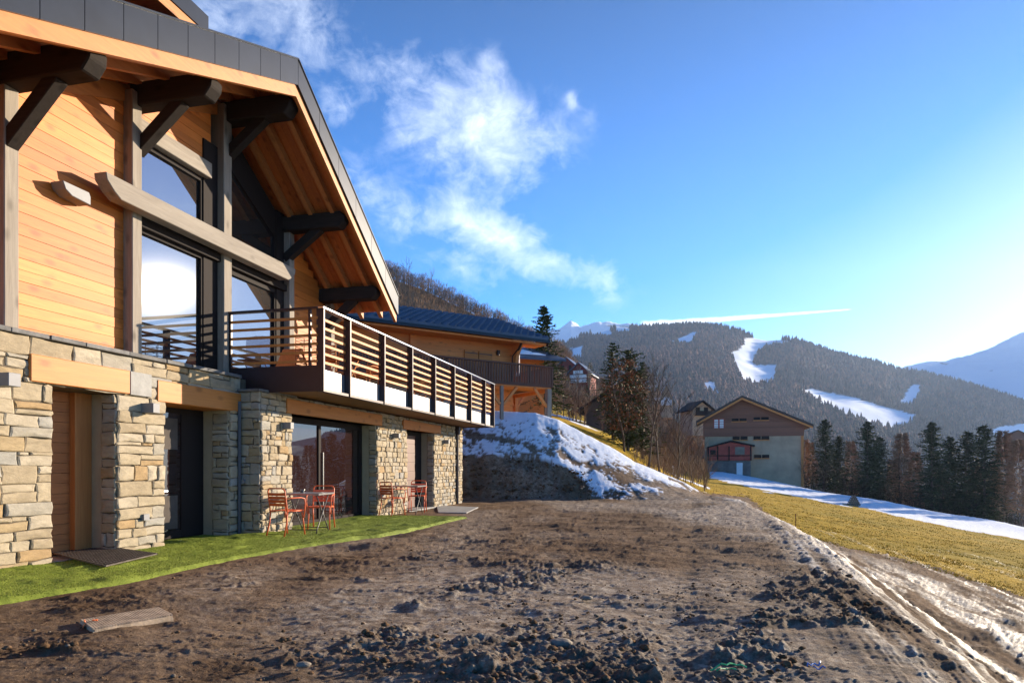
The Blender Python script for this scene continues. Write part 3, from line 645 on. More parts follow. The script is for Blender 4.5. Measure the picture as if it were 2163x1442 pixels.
# ------------------------------------------------------------------ main chalet (local frame: x along the facade, y into the house, z up)
PHI = math.atan(.242); DW = 9.13
NX, NY = math.cos(PHI), -math.sin(PHI); TX, TY2 = math.sin(PHI), math.cos(PHI)
P0 = (-DW*NX, -DW*NY, 0)
chalet = empty('timber_chalet', P0, math.pi/2-PHI, 'large new alpine chalet of stone below and larch above with a railed balcony', 'chalet')
def S(u, d):
    a = (u-CU)/F; Y = (DW-d)/(TX-NX*a); return Y*(TX*a+TY2)
def Z(u, v, d):
    a = (u-CU)/F; Y = (DW-d)/(TX-NX*a); return CH+(HV-v)*Y/F
def world(s, d): return P0[0]+TX*s+NX*d, P0[1]+TY2*s+NY*d
DL, DR, DB, DO = .557, 1.04, 2.30, 1.80          # how far each plane stands out from the upper wall
def stone_wall(mb_s, mb_m, org, ax, out, intervals, z0, z1, hmin=.13, hmax=.27, lmin=.25, lmax=.75, seed=1, depth=.5, backing=True):
    """coursed rubble: org = point at coordinate 0, ax = direction along, out = outward; intervals(z0,z1) -> [(a,b)...]"""
    r = random.Random(seed); org = Vector(org); ax = Vector(ax); out = Vector(out)
    def stone(a, b, c, d):
        if b-a < .03 or d-c < .02: return
        g = .006; j = lambda k=.012: r.uniform(-k, k); pr = r.uniform(.012, .05); ch = .012 + .006*r.random()
        # outline with 8 points for a rounded, uneven block
        w, h = b-a, d-c; pts = []
        base = [(a+g,c+g),(a+w*.5,c+g),(b-g,c+g),(b-g,c+h*.5),(b-g,d-g),(a+w*.5,d-g),(a+g,d-g),(a+g,c+h*.5)]
        kx = min(.02, w*.06); kz = min(.016, h*.1)
        for i, (x, z) in enumerate(base):
            cx = (.30 if i % 2 == 0 else 0); 
            x += r.uniform(-kx, kx) + (a+w/2-x)*0; z += r.uniform(-kz, kz)
            pts.append((x, z))
        mx, mz = a+w/2, c+h/2; vs = []
        for lay, (o, inset) in enumerate(((-.03, 0), (pr-.012, 0), (pr, ch))):
            for x, z in pts:
                dx, dz = mx-x, mz-z; L = math.hypot(dx, dz) + 1e-6
                k = min(.4, inset/L*1.3)
                p = org + ax*(x+dx*k) + out*(o + (r.uniform(-.004,.004) if lay == 2 else 0)); vs.append((p.x, p.y, z+dz*k))
        p = org + ax*mx + out*(pr+r.uniform(0,.012)); vs.append((p.x, p.y, mz))
        fs = []
        for l in range(2):
            for i in range(8): fs.append((l*8+i, l*8+(i+1)%8, (l+1)*8+(i+1)%8, (l+1)*8+i))
        for i in range(8): fs.append((16+i, 16+(i+1)%8, 24))
        mb_s.add(vs, fs)
    z = z0
    while z < z1-.01:
        h = r.uniform(hmin, hmax); brk = [k for k in BREAKS if z+.04 < k < z+h+.07]
        if brk: h = brk[0]-z
        if z+h > z1-.09: h = z1-z
        for a0, b0 in intervals(z, z+h):
            a = a0
            while a < b0-.01:
                L = r.uniform(lmin, lmax)*(1 if r.random() < .8 else .55)
                if a+L > b0-.14: L = b0-a
                q = r.random()
                if h > .17 and q < .22 and L < .6:
                    f = r.uniform(.38,.62); stone(a, a+L, z, z+h*f); stone(a, a+L, z+h*f, z+h)
                elif h > .17 and q < .34:
                    f = r.uniform(.25,.4); k = r.uniform(.3,.7); stone(a, a+L, z, z+h*(1-f)); stone(a, a+L*k, z+h*(1-f), z+h); stone(a+L*k, a+L, z+h*(1-f), z+h)
                else: stone(a, a+L, z, z+h)
                a += L
        z += h
BREAKS = [2.54, 2.90]
# local plane helpers: outward is -y
def loc(s, d, z): return (s, -d, z)
def lbox(mb, s0, s1, d0, d1, z0, z1): return mb.box(s0, s1, -d1, -d0, z0, z1)
sA0, sA1 = S(245, DL), S(345, DL); sW1 = S(107, DL); sL2 = S(483, DL)
sB0, sB1 = S(550, DR), S(615, DR); sC0, sC1 = S(795, DR), S(858, DR); sD0, sD1 = S(915, DR), S(975, DR)
ZB = 2.90; ZT = 3.17
# left and middle stone wall (plane DL)
st = MB(); mo = MB()
def iv_left(za, zb):
    if za < 2.53: return [(3.0, sW1), (sA0, sA1), (sL2, sB0+.02)]
    return [(3.0, sB0+.02)]
stone_wall(st, mo, (0,-DL,0), (1,0,0), (0,-1,0), iv_left, -.05, ZT, seed=3)
stone_wall(st, mo, (sA0,-DL+.26,0), (0,-1,0), (-1,0,0), lambda a,b: [(0,.26)], -.05, 2.54, .1,.24,.12,.3, seed=5)
stone_wall(st, mo, (sL2,-DL+.36,0), (0,-1,0), (-1,0,0), lambda a,b: [(0,.36)], -.05, 2.54, .1,.24,.14,.36, seed=6)
lbox(mo, 3.0, sW1, -.5, DL, -.1, ZT); lbox(mo, sA0, sA1, -.5, DL-.003, -.1, 2.54); lbox(mo, sL2, sB0+.3, -.5, DL-.003, -.1, 2.54); lbox(mo, sW1, sB0+.3, -.5, DL-.002, 2.54, ZT)
w1 = mo.build('stone_wall', M['mortar'], chalet); st.build('facing_stones', M['stone'], w1)
# projecting right part (plane DR)
st = MB(); mo = MB()
def iv_right(za, zb):
    if za < 2.53: return [(sB0, sB1), (sC0, sC1), (sD0, sD1)]
    return [(sB0, sD1)]
stone_wall(st, mo, (0,-DR,0), (1,0,0), (0,-1,0), iv_right, -.05, ZB, .09,.20,.12,.38, seed=11)
stone_wall(st, mo, (sB0,-DL,0), (0,-1,0), (-1,0,0), lambda a,b: [(0,DR-DL)], -.05, ZB, .12,.24,.2,.5, seed=12)
for sx in (sC0, sD0): stone_wall(st, mo, (sx,-DR+.22,0), (0,-1,0), (-1,0,0), lambda a,b: [(0,.22)], -.05, 2.54, .1,.24,.1,.22, seed=int(sx))
for a, b in ((sB0,sB1),(sC0,sC1),(sD0,sD1)): lbox(mo, a, b, -.4, DR, -.1, 2.54)
lbox(mo, sB0, sD1, -.4, DR-.002, 2.54, ZB-.01)
w2 = mo.build('stone_wall', M['mortar'], chalet); st.build('facing_stones', M['stone'], w2)
# plaster inner reveals beside the doors, and the block of the ground floor behind
for sx, d0_, d1_ in ((sA0,-.01,DL-.27),(sL2,-.05,DL-.37),(sC0,.6,DR-.225),(sD0,.6,DR-.225)):
    pb = MB(); lbox(pb, sx-.004, sx+.3, d0_, d1_, -.05, 2.54); pb.build('reveal_plaster', M['plaster'], chalet)
bk = MB(); lbox(bk, 2.0, sD1-.02, -9, -.52, -.1, ZB-.02); bk.build('rear_wall', M['plaster'], chalet)
# copings
r0 = random.Random(4); cp = MB(); s = 3.0
while s < sB0-.02:
    L = min(r0.uniform(.5,.9), sB0-.02-s); lbox(cp, s+.004, s+L-.004, -.3, DL+.075+r0.uniform(0,.02), ZT, ZT+.065); s += L
s = sB0-.1
for L in (.42,.45,.5): lbox(cp, s+.004, s+L-.004, DL-.1, DR+.05, ZB-.005+.0, ZB+.05); s += L
cp.build('coping', M['slate'], chalet, bevel=.008)
# lintel beams
bm_ = MB(); lbox(bm_, S(65,DL+.07), S(275,DL+.07), -.45, DL+.07, 2.56, 2.93); bm_.build('lintel_beam', M['larch_beam'], chalet, bevel=.01)
bm_ = MB(); lbox(bm_, S(275,DL+.07)+.003, S(319,DL+.07), 0, DL+.078, 2.553, 2.925); bm_.build('lintel_pale_end', M['concrete'], chalet, label='pale grey right end of the door lintel')  # pale grey box over the right end of the beam
bm_ = MB(); lbox(bm_, S(345,DL)-.2, sB0-.02, -.45, DL+.06, 2.50, 2.86); bm_.build('lintel_beam', M['larch_beam'], chalet, bevel=.01)
bm_ = MB(); lbox(bm_, S(600,DR), S(806,DR+.05), 0, DR+.07, 2.54, 2.84); bm_.build('lintel_beam', M['larch_beam'], chalet, bevel=.01)
bm_ = MB(); lbox(bm_, S(848,DR), S(927,DR), 0, DR+.07, 2.54, 2.82); bm_.build('lintel_beam', M['larch_beam'], chalet, bevel=.01)
# doors
def planks(mb, s0, s1, d0, d1, z0, z1, h=.14, gap=.005):
    z = z0
    while z < z1-.01: lbox(mb, s0, s1, d0, d1, z+gap/2, min(z+h, z1)-gap/2); z += h
dr = empty('entrance_door'); dr.parent = chalet
dd = .0
db = MB(); planks(db, sW1-.3, sA0-.32, dd-.05, dd, .06, 2.56, .155); db.build('door_leaf', M['door_wood'], dr)
jb = MB(); lbox(jb, sA0-.32, sA0-.01, dd-.05, dd+.10, .0, 2.56); jb.build('door_jamb', wood('door_post', (.50,.20,.06), (.38,.13,.035), 2, knots=False), dr)
sl = MB(); lbox(sl, sW1, sA0, dd-.05, DL+.02, -.05, .055); sl.build('door_sill', M['concrete'], dr, bevel=.01)
dr = empty('glazed_door'); dr.parent = chalet; dd = -.02; a, b = sA1-.35, sL2
fr = MB(); lbox(fr, a, b, dd-.06, dd, 2.40, 2.56); lbox(fr, b-.62, b, dd-.06, dd+.002, .06, 2.40); lbox(fr, a, a+.45, dd-.06, dd, .06, 2.4); lbox(fr, a+.45, b-.62, dd-.06, dd+.001, .06, .2)
fr.build('door_frame', M['frame'], dr, bevel=.006)
pn = MB(); lbox(pn, a+.45, b-.62, dd-.05, dd-.02, .2, 2.4); pn.build('door_pane', M['glass_low'], dr)
for z0_, z1_ in ((1.72,2.3),(.24,.86)):
    pn = MB(); lbox(pn, a+.85, b-.72, dd-.02, dd-.004, z0_, z1_); pn.build('door_panel', M['curtain'], dr)
hd = MB(); hd.bar((a+.62,-dd-.05,1.0),(a+.62,-dd-.05,1.16),.02,.03); hd.bar((a+.62,-dd-.0,1.08),(a+.62,-dd-.06,1.08),.02); hd.build('handle', M['rail'], dr)
sl = MB(); lbox(sl, sA1-.02, sL2, dd, DL+.25, -.05, .045); sl.build('door_sill', M['concrete'], dr, bevel=.01)
dr = empty('sliding_window'); dr.parent = chalet; dd = .60; a, b = sB1-.02, sC0
fr = MB(); lbox(fr, a, b, dd-.08, dd, 2.40, 2.56); lbox(fr, b-.16, b, dd-.08, dd+.002, .05, 2.4); lbox(fr, a, b, dd-.08, dd+.001, .03, .12); mid = S(675, dd); lbox(fr, mid-.06, mid+.06, dd-.08, dd+.003, .12, 2.4)
fr.build('window_frame', M['frame'], dr, bevel=.006)
for q0, q1 in ((a, mid-.06), (mid+.06, b-.16)):
    pn = MB(); lbox(pn, q0, q1, dd-.06, dd-.03, .12, 2.4); pn.build('window_pane', M['glass_low'], dr)
hd = MB(); lbox(hd, mid+.075, mid+.11, dd+.004, dd+.05, .15, 1.75); hd.build('handle', M['rail'], dr)
sl = MB(); lbox(sl, sB1-.02, sC0, dd, DR+.12, -.05, .035); sl.build('window_sill', M['concrete'], dr, bevel=.01)
dr = empty('wooden_door'); dr.parent = chalet; a, b = sC1-.05, sD0
fr = MB(); lbox(fr, a, b, dd-.08, dd, 2.42, 2.56); lbox(fr, b-.5, b, dd-.08, dd+.002, .05, 2.42); fr.build('door_frame', M['frame'], dr)
db = MB(); planks(db, a, b-.5, dd-.06, dd-.02, .05, 2.42, .3); db.build('door_leaf', mat('brown_door_paint', (.10,.035,.025), .5, .4, var=.3, vscale=2), dr)
sl = MB(); lbox(sl, sC1, sD0, dd, DR+.1, -.05, .04); sl.build('door_sill', M['concrete'], dr, bevel=.01)

# upper wall: roof profile
sa = S(628, DO); ZA = 8.97; KL, KR = .405, .695
def soff(s): return ZA - (KL*(sa-s) if s < sa else KR*(s-sa))
sP1, sP2, sP3, sP4, sP5 = S(4,0), S(272,0), S(466,0), S(603,0), S(690,0)
def clad(mb, s0, s1, z0, z1, d0=-.06, d1=-.012, h=.165, clip=True):
    z = z0; k = 0
    while z < z1:
        zz = z+h; a, b = s0, s1
        if clip:
            zm = min(zz, z1)-.06
            if soff(b) < zm and b > sa: b = min(b, sa+(ZA-zm)/KR+.02)
            if soff(a) < zm and a < sa: a = max(a, sa-(ZA-zm)/KL-.02)
        if b-a > .1: lbox(mb, a, b, d0, d1+.004*(k % 2), z+.003, min(zz, z1)-.003)
        z = zz; k += 1
zc = ZT+.06
for a_, b_, z0_, z1_ in ((3.0, sP2-.02, zc, 8.2), (sP4+.05, sP5+.02, zc-.1, 8.0), (sP2+.02, sP3-.3, 7.42, 9.0)):
    cl = MB(); clad(cl, a_, b_, z0_, z1_); cl.build('larch_cladding', M['larch'], chalet)
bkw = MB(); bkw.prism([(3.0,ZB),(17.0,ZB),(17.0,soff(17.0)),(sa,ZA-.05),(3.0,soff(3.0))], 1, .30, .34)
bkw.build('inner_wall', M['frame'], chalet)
sw = MB(); lbox(sw, 16.64, 16.72, -9, -.05, ZB, soff(16.7)); sw.build('side_wall', M['larch'], chalet)
# posts
for (a, w, zt_, nm) in ((sP1,.22,6.9,''),(sP2,.22,7.9,''),(sP3,.26,8.9,''),(sP4,.22,7.3,''),(sP5+.02,.2,5.9,'')):
    pm = MB(); lbox(pm, a-w/2, a+w/2, -.2, .17, ZT-.02 if a < sB0 else ZB+.06, zt_-.1); pm.build('timber_post', M['stain_v'], chalet, bevel=.012)
# long horizontal beam with shaped ends, top beam
def shaped_beam(name, s0, s1, d0, d1, z0, z1, cut=.16):
    h = z1-z0; mb = MB(); poly = [(s0, z1-h*.05),(s0+.02,z1-h*.35),(s0+cut*.55,z0+h*.25),(s0+cut,z0),(s1-cut,z0),(s1-cut*.5,z0+h*.25),(s1-.02,z1-h*.4),(s1,z1-h*.05),(s1,z1),(s0,z1)]
    mb.prism(poly, 1, -d1, -d0); return mb.build(name, M['stain'], chalet, bevel=.01)
shaped_beam('cross_beam', S(224,.42), S(624,.42), .18, .42, 5.70, 6.03, .3)
tb = MB(); lbox(tb, sP2+.11, S(435,.0), -.05, .14, 7.12, 7.42); tb.build('top_beam', M['stain'], chalet, bevel=.01)
# gable glazing
def window(polys, frame_w, name='gable_window', sill=False):
    w = empty(name); w.parent = chalet
    for poly in polys:
        n = len(poly); cx = sum(p[0] for p in poly)/n; cz = sum(p[1] for p in poly)/n
        pn = MB(); pn.prism(poly, 1, .06, .075); pn.build('pane', M['glass'], w)
        f = MB()
        for i in range(n):
            p, q = poly[i], poly[(i+1)%n]; f.bar((p[0],.045,p[1]), (q[0],.045,q[1]), .10, frame_w, up=(0,1,0))
        f.build('frame', M['frame'], w)
    return w
zg = ZT+.10
window([[(sP2+.11,zg),(sP3-.55,zg),(sP3-.55,5.55),(sP2+.11,5.55)]], .09)
blk = MB(); lbox(blk, sP3-.55, sP3-.13, -.06, .02, zg-.1, 7.9); blk.build('window_mullion', M['frame'], chalet)
window([[(sP3+.13,ZB+.2),(sP4-.42,ZB+.2),(sP4-.42,5.50),(sP3+.13,5.50)]], .09)
blk = MB(); lbox(blk, sP4-.42, sP4-.1, -.06, .02, ZB+.2, 7.4); blk.build('window_mullion', M['frame'], chalet)
window([[(sP2+.11,6.06),(sP3-.55,6.06),(sP3-.55,7.08),(sP2+.11,7.08)]], .08)
window([[(sP3+.13,6.06),(sP4-.42,6.06),(sP4-.42,soff(sP4-.42)-.75),(sP3+.13,soff(sP3+.13)-1.0)]], .08)
dk = MB(); dk.prism([(sP3+.1, soff(sP3)-1.0),(sP4+.0, soff(sP4)-.75),(sP4+.0, soff(sP4)-.15),(sP3+.1, soff(sP3)-.35)], 1, .0, .1); dk.build('gable_infill', M['frame'], chalet)
hb = MB(); lbox(hb, sP2+.1, sP4-.1, -.05, .10, 5.56, 5.72); hb.build('blind_box', M['frame'], chalet, bevel=.01)
sb = MB(); lbox(sb, sP2+.1, sP3-.1, -.05, .06, zg-.14, zg-.03); sb.build('window_sill', M['zinc'], chalet)

# roof: slab with covered verge, boards, rafters, soffit
s_l, s_r = 1.5, S(840, DO)
zl = lambda s: soff(s)
def roof_poly(off0, off1, a=s_l, b=s_r): return [(a, zl(a)+off0), (sa, ZA+off0), (b, zl(b)+off0), (b, zl(b)+off1), (sa, ZA+off1), (a, zl(a)+off1)]
rf = MB()
for a0, a1 in (((s_l, zl(s_l)), (sa, ZA)), ((sa, ZA), (s_r, zl(s_r)))):
    rf.prism([(a0[0],a0[1]+.16),(a1[0],a1[1]+.16),(a1[0],a1[1]+.50),(a0[0],a0[1]+.50)], 1, -DO+.03, 9)
roof = rf.build('roof', M['zinc'], chalet)
fa = MB()
def fascia(s0, s1, w):
    n = int(abs(s1-s0)/w); ds = (s1-s0)/n
    for i in range(n):
        a, b = s0+ds*i, s0+ds*(i+1); a += .006; b -= .006
        fa.prism([(a, soff(a)),(b, soff(b)),(b, soff(b)+.50),(a, soff(a)+.50)], 1, -DO-.015, -DO+.028)
fascia(s_l, sa, .62); fascia(sa, s_r, .75)
fa.prism([(s_l,zl(s_l)+.502),(sa,ZA+.502),(s_r,zl(s_r)+.502),(s_r,zl(s_r)+.53),(sa,ZA+.53),(s_l,zl(s_l)+.53)], 1, -DO-.035, -DO+.2)
fa.build('verge_fascia', M['zinc'], roof)
bd = MB()
for a, b in ((s_l, sa), (sa, s_r-.03)):
    bd.prism([(a, soff(a)-.22),(b, soff(b)-.22),(b, soff(b)+.01),(a, soff(a)+.01)], 1, -DO+.03, -DO+.10)
bd.build('verge_board', M['larch_beam'], roof)
sf = MB(); y = -DO+.11
while y < 6:
    for a, b in ((s_l, sa), (sa, s_r-.02)):
        sf.prism([(a, soff(a)+.10),(b, soff(b)+.10),(b, soff(b)+.155),(a, soff(a)+.155)], 1, y, y+.135)
    y += .14
sf.build('soffit', wood('soffit_boards_along', (.52,.17,.04), (.38,.11,.026), 0, island=.14), roof)
for k in range(6):
    y = -DO+.42+k*.56
    for a, b in ((s_l, sa-.02), (sa+.02, s_r-.05)):
        rr = MB(); rr.prism([(a, soff(a)-.10),(b, soff(b)-.10),(b, soff(b)+.10),(a, soff(a)+.10)], 1, y, y+.1); rr.build('rafter', M['rafter'], roof)
# purlins with struts
def purlin(sp, ztop, h=.40, w=.30, dend=1.62, strut=True, zs=None, lean=0):
    mb = MB(); z1 = ztop; z0 = ztop-h
    prof = [(9, z1),(-dend+.10, z1),(-dend, z1-h*.30),(-dend+.015, z1-h*.62),(-dend+.14, z0),(9, z0)]   # (y,z)
    mb.prism(prof, 0, sp-w/2, sp+w/2)
    p = mb.build('purlin', M['stain'] if False else M['purlin'], chalet, bevel=.02)
    if strut:
        sm = MB(); sm.bar((sp+lean, -.02, zs), (sp, -.95, z0+.05), .20, .19, up=(1,0,0)); sm.build('strut', M['purlin'], p, bevel=.012)
M['purlin'] = wood('shaded_grey_timber', (.040,.032,.027), (.022,.018,.016), 1, rough=.85, island=.1, spec=.1)  # grey stained timber with the shade on its sides put into the colour
purlin(S(222,1.6)-.12, 7.06, .42, zs=5.80); purlin(S(460,1.6)-.05, 7.97, .40, .30, zs=6.85)
purlin(S(620,1.6), 8.87, .40, .34, zs=7.80); purlin(S(730,1.6), 7.33, .36, .30, zs=6.35); purlin(S(798,1.6), 6.06, .34, .30, zs=4.95)
wp = MB(); wp.prism([(3.0,soff(3.0)-.35),(sP3,soff(sP3)-.30),(sP3,soff(sP3)-.02),(3.0,soff(3.0)-.05)], 1, -.02, .1); wp.build('wall_rafter', M['larch_beam'], chalet)
# upper roof of the taller part behind
up = MB(); lbox(up, 2.0, S(440,.8), -6, .8, 9.30, 9.62); ur = up.build('upper_roof', M['zinc'], chalet)
ub = MB(); lbox(ub, 2.0, S(440,.8)-.05, .70, .775, 9.12, 9.297); ub.build('verge_board', M['larch_beam'], ur)
us = MB(); lbox(us, 2.0, S(440,.8)-.08, -5, .69, 9.24, 9.296); us.build('soffit', M['soffit'], ur)
uw = MB(); clad(uw, 2.0, S(440,.8)-.8, 6.5, 9.24, -.75, -.7, .2, False); uw.build('upper_wall', M['nb_wood'], chalet)

# balcony
bal = empty('balcony'); bal.parent = chalet
s0b, s1b = S(684, DB), S(1043, DB)+.05; zd = 3.36; zr = 4.58
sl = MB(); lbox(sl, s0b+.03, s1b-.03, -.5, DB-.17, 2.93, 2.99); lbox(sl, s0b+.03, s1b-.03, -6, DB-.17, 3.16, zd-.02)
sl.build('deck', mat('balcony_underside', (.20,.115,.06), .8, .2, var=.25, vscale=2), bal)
dk = MB(); y = -DB+.18
while y < 6: dk.box(s0b+.04, s1b-.05, y, y+.135, zd-.018, zd); y += .14
dk.build('deck_boards', wood('deck_boards', (.22,.12,.07), (.14,.075,.045), 0, island=.2), bal)
be = MB(); lbox(be, s0b, s1b, DB-.16, DB-.02, 2.90, 2.955); lbox(be, s0b-.04, s0b, DW*0-.1, DB-.01, 2.90, 3.42); lbox(be, s1b, s1b+.04, -.1, DB-.01, 2.90, 3.42); be.build('edge_beam', M['steel'], bal)
posts = [s0b] + [13.46+1.775*i for i in range(7)] + [s1b]
for i, sp in enumerate(posts):
    pm = MB(); lbox(pm, sp-.025, sp+.025, DB-.155, DB+.005, 2.895, zr-.045); pm.build('rail_post', M['steel'], bal)
    if i < len(posts)-1:
        q = posts[i+1]; pm = MB(); lbox(pm, sp+.03, q-.03, DB-.15, DB-.13, 2.96, 3.36); pm.build('steel_panel', M['panel'], bal)
for k in range(6):
    zz = 3.475 + k*.172
    for i in range(len(posts)-1):
        pm = MB(); lbox(pm, posts[i]+.03, posts[i+1]-.03, DB-.14, DB-.10, zz, zz+.052); pm.build('rail_slat', M['slat'], bal)
hr = MB(); lbox(hr, s0b-.06, s1b+.05, DB-.13, DB+.02, zr-.045, zr); hr.build('handrail', M['rail'], bal, bevel=.008)
# side railing from the gable post out to the corner
d_in = .12
for dq in (d_in+.05, DB-.32):
    pm = MB(); lbox(pm, s0b-.05, s0b+.0, dq, dq+.05, 3.40, zr-.04); pm.build('rail_post', M['steel'], bal)
for k in range(6):
    zz = 3.475 + k*.172; pm = MB(); lbox(pm, s0b-.045, s0b-.01, d_in+.1, DB-.12, zz, zz+.05); pm.build('rail_slat', M['slat'], bal)
hr = MB(); lbox(hr, s0b-.07, s0b+.04, d_in, DB-.105, zr-.045, zr-.003); hr.build('handrail', M['steel'], bal)
for zz in (3.9,):
    pass
# far end railing
for k in range(6):
    zz = 3.475 + k*.172; pm = MB(); lbox(pm, s1b-.01, s1b+.03, -1, DB-.12, zz, zz+.05); pm.build('rail_slat', M['slat'], bal)
# downpipe at the right corner; left tube stands for a bluish vertical reflection
dp = MB(); x = S(965, DR+.07); dp.tube([loc(x, DR+.08, -.05), loc(x, DR+.08, 2.72)], .05, 10); lbox(dp, x-.09, x+.09, DR+.0, DR+.17, 2.6, 2.9); dp.build('downpipe', M['steel'], chalet, smooth=False)
dp = MB(); x = sB0-.10; dp.tube([loc(x, DL+.07, -.02), loc(x, DL+.07, 2.7)], .035, 8); dp.build('downpipe', mat('blue_reflection_tube', (.07,.075,.09), .5, .4, metal=.4), chalet)  # thin tube added in place of a bluish reflection in the corner
# wall lamps
def wlamp(s, d, z, w=.16, dep=.30, h=.16, parent=chalet):
    mb = MB(); lbox(mb, s-w/2, s+w/2, d, d+dep, z-h/2, z+h/2); mb.build('wall_lamp', M['lamp'], parent, bevel=.006)
wlamp(S(30,DL)-.35, DL, 2.50, .17, .42, .17); wlamp(S(302,DL), DL, 2.36, .15, .26, .16)
wlamp(S(600,DR)-.05, DR, 2.26, .13, .22, .14); wlamp(S(829,DR), DR, 2.30, .13, .22, .14); wlamp(S(936,DR), DR, 2.28, .13, .22, .14)
mb = MB(); lbox(mb, S(300,DL)-.06, S(300,DL)+.06, DL, DL+.09, .52, .62); mb.build('wall_socket', M['lamp'], chalet)
mb = MB(); xs = S(122,.15); mb.prism([(xs-.0,5.66),(xs+.05,5.55),(xs+.16,5.49),(xs+.5,5.47),(xs+.5,5.60),(xs+.47,5.66)], 1, -.24, 0); mb.build('wall_light', M['lamp'], chalet, bevel=.008)
# hooks: small vent in the left face of the projecting pier
mb = MB(); mb.tube([(sB0-.09,-DL-.12,1.10),(sB0+.02,-DL-.12,1.10)], .05, 10); mb.build('tap_plate', M['lamp'], chalet)

# ------------------------------------------------------------------ turf carpet, mat, grating, slab
def px_ground(u, v, z=0.0): Y = (CH-z)*F/(v-HV); return ((u-CU)/F*Y, Y)
front = FRONT
fp = np.array([px_ground(*p) for p in front]); tt = np.concatenate([[0], np.cumsum(np.hypot(*np.diff(fp, axis=0).T))])
ns = 520; tq = np.linspace(0, tt[-1], ns); fx = np.interp(tq, tt, fp[:,0]); fy = np.interp(tq, tt, fp[:,1])
fx = fx + .06*fbm(tq*1.5, tq*0, 5, 6, .7); fy = fy + .07*fbm(tq*1.7, tq*0+9, 6, 7, .7)
# back edge: foot of the wall, measured along the facade
sq = (fx-P0[0])*TX + (fy-P0[1])*TY2; dq = (fx-P0[0])*NX + (fy-P0[1])*NY
back_d = np.where(sq < sB0, .0, .55); back_d = np.where(sq > sD1-1.2, dq-.02, back_d)
nc = 60; T = np.linspace(0, 1, nc)[None]
Dd = back_d[:,None]*(1-T) + dq[:,None]*T; Ss = np.repeat(sq[:,None], nc, 1)
Xc = P0[0]+TX*Ss+NX*Dd; Yc = P0[1]+TY2*Ss+NY*Dd
wr = sstep(.1, .5, fbm(Ss*1.3+Dd*1.2, Dd*2.6-Ss*.8, 3, 15))*.045 + .012*fbm(Ss*5, Dd*5, 3, 16)
Zc = .050 + wr*np.minimum(1, (Dd-back_d[:,None])*3)*.7
Zc[:, -1] = .0
turf = bpy.data.materials.new('turf'); turf.use_nodes = True
def turf_nodes(m):
    nt = m.node_tree; p = nt.nodes['Principled BSDF']; N = nt.nodes.new; L = nt.links.new; tc = N('ShaderNodeTexCoord')
    n = N('ShaderNodeTexNoise'); n.inputs['Scale'].default_value = 160; n.inputs['Detail'].default_value = 3; L(tc.outputs['Object'], n.inputs['Vector'])
    n2 = N('ShaderNodeTexNoise'); n2.inputs['Scale'].default_value = 3; n2.inputs['Detail'].default_value = 5; L(tc.outputs['Object'], n2.inputs['Vector'])
    a = N('ShaderNodeMath'); a.operation = 'MULTIPLY_ADD'; L(n.outputs['Fac'], a.inputs[0]); a.inputs[1].default_value = .6; L(n2.outputs['Fac'], a.inputs[2])
    r = N('ShaderNodeMapRange'); L(a.outputs[0], r.inputs[0]); r.inputs[1].default_value = .55; r.inputs[2].default_value = 1.0
    mx = N('ShaderNodeMix'); mx.data_type = 'RGBA'; L(r.outputs[0], mx.inputs['Factor']); mx.inputs[6].default_value = (.13,.17,.012,1); mx.inputs[7].default_value = (.24,.29,.035,1)
    L(mx.outputs[2], p.inputs['Base Color']); p.inputs['Roughness'].default_value = .7; p.inputs['Specular IOR Level'].default_value = .25
    b = N('ShaderNodeBump'); b.inputs['Strength'].default_value = .9; b.inputs['Distance'].default_value = .012; L(n.outputs['Fac'], b.inputs['Height']); L(b.outputs[0], p.inputs['Normal'])
turf_nodes(turf)
o = np_mesh('turf_carpet', np.stack([Xc,Yc,Zc],-1).reshape(-1,3), grid_faces(ns, nc), turf)
tag(o, 'wrinkled strip of green artificial turf laid along the stone wall', 'carpet')
gq = np.random.default_rng(5); nbld = 90000; fi = gq.random(nbld)*(ns-1.01); fj = gq.random(nbld)*(nc-1.01); i0 = fi.astype(int); j0 = fj.astype(int); di = fi-i0; dj = fj-j0
def bil(G): return (G[i0,j0]*(1-di)+G[i0+1,j0]*di)*(1-dj) + (G[i0,j0+1]*(1-di)+G[i0+1,j0+1]*di)*dj
bx_, by2, bz_ = bil(Xc), bil(Yc), bil(Zc); ang = gq.random(nbld)*6.283; hb = .006+.008*gq.random(nbld); wb2 = .004; lx = (gq.random(nbld)-.5)*.02; ly_ = (gq.random(nbld)-.5)*.02
V3 = np.stack([np.stack([bx_+np.cos(ang)*wb2, by2+np.sin(ang)*wb2, bz_-.002],-1), np.stack([bx_-np.cos(ang)*wb2, by2-np.sin(ang)*wb2, bz_-.002],-1), np.stack([bx_+lx, by2+ly_, bz_+hb],-1)], 1).reshape(-1,3)
pile = np_mesh('pile', V3, np.arange(nbld*3).reshape(-1,3), mat('turf_blades', (.22,.27,.030), .7, .2, island=.35), False, o)
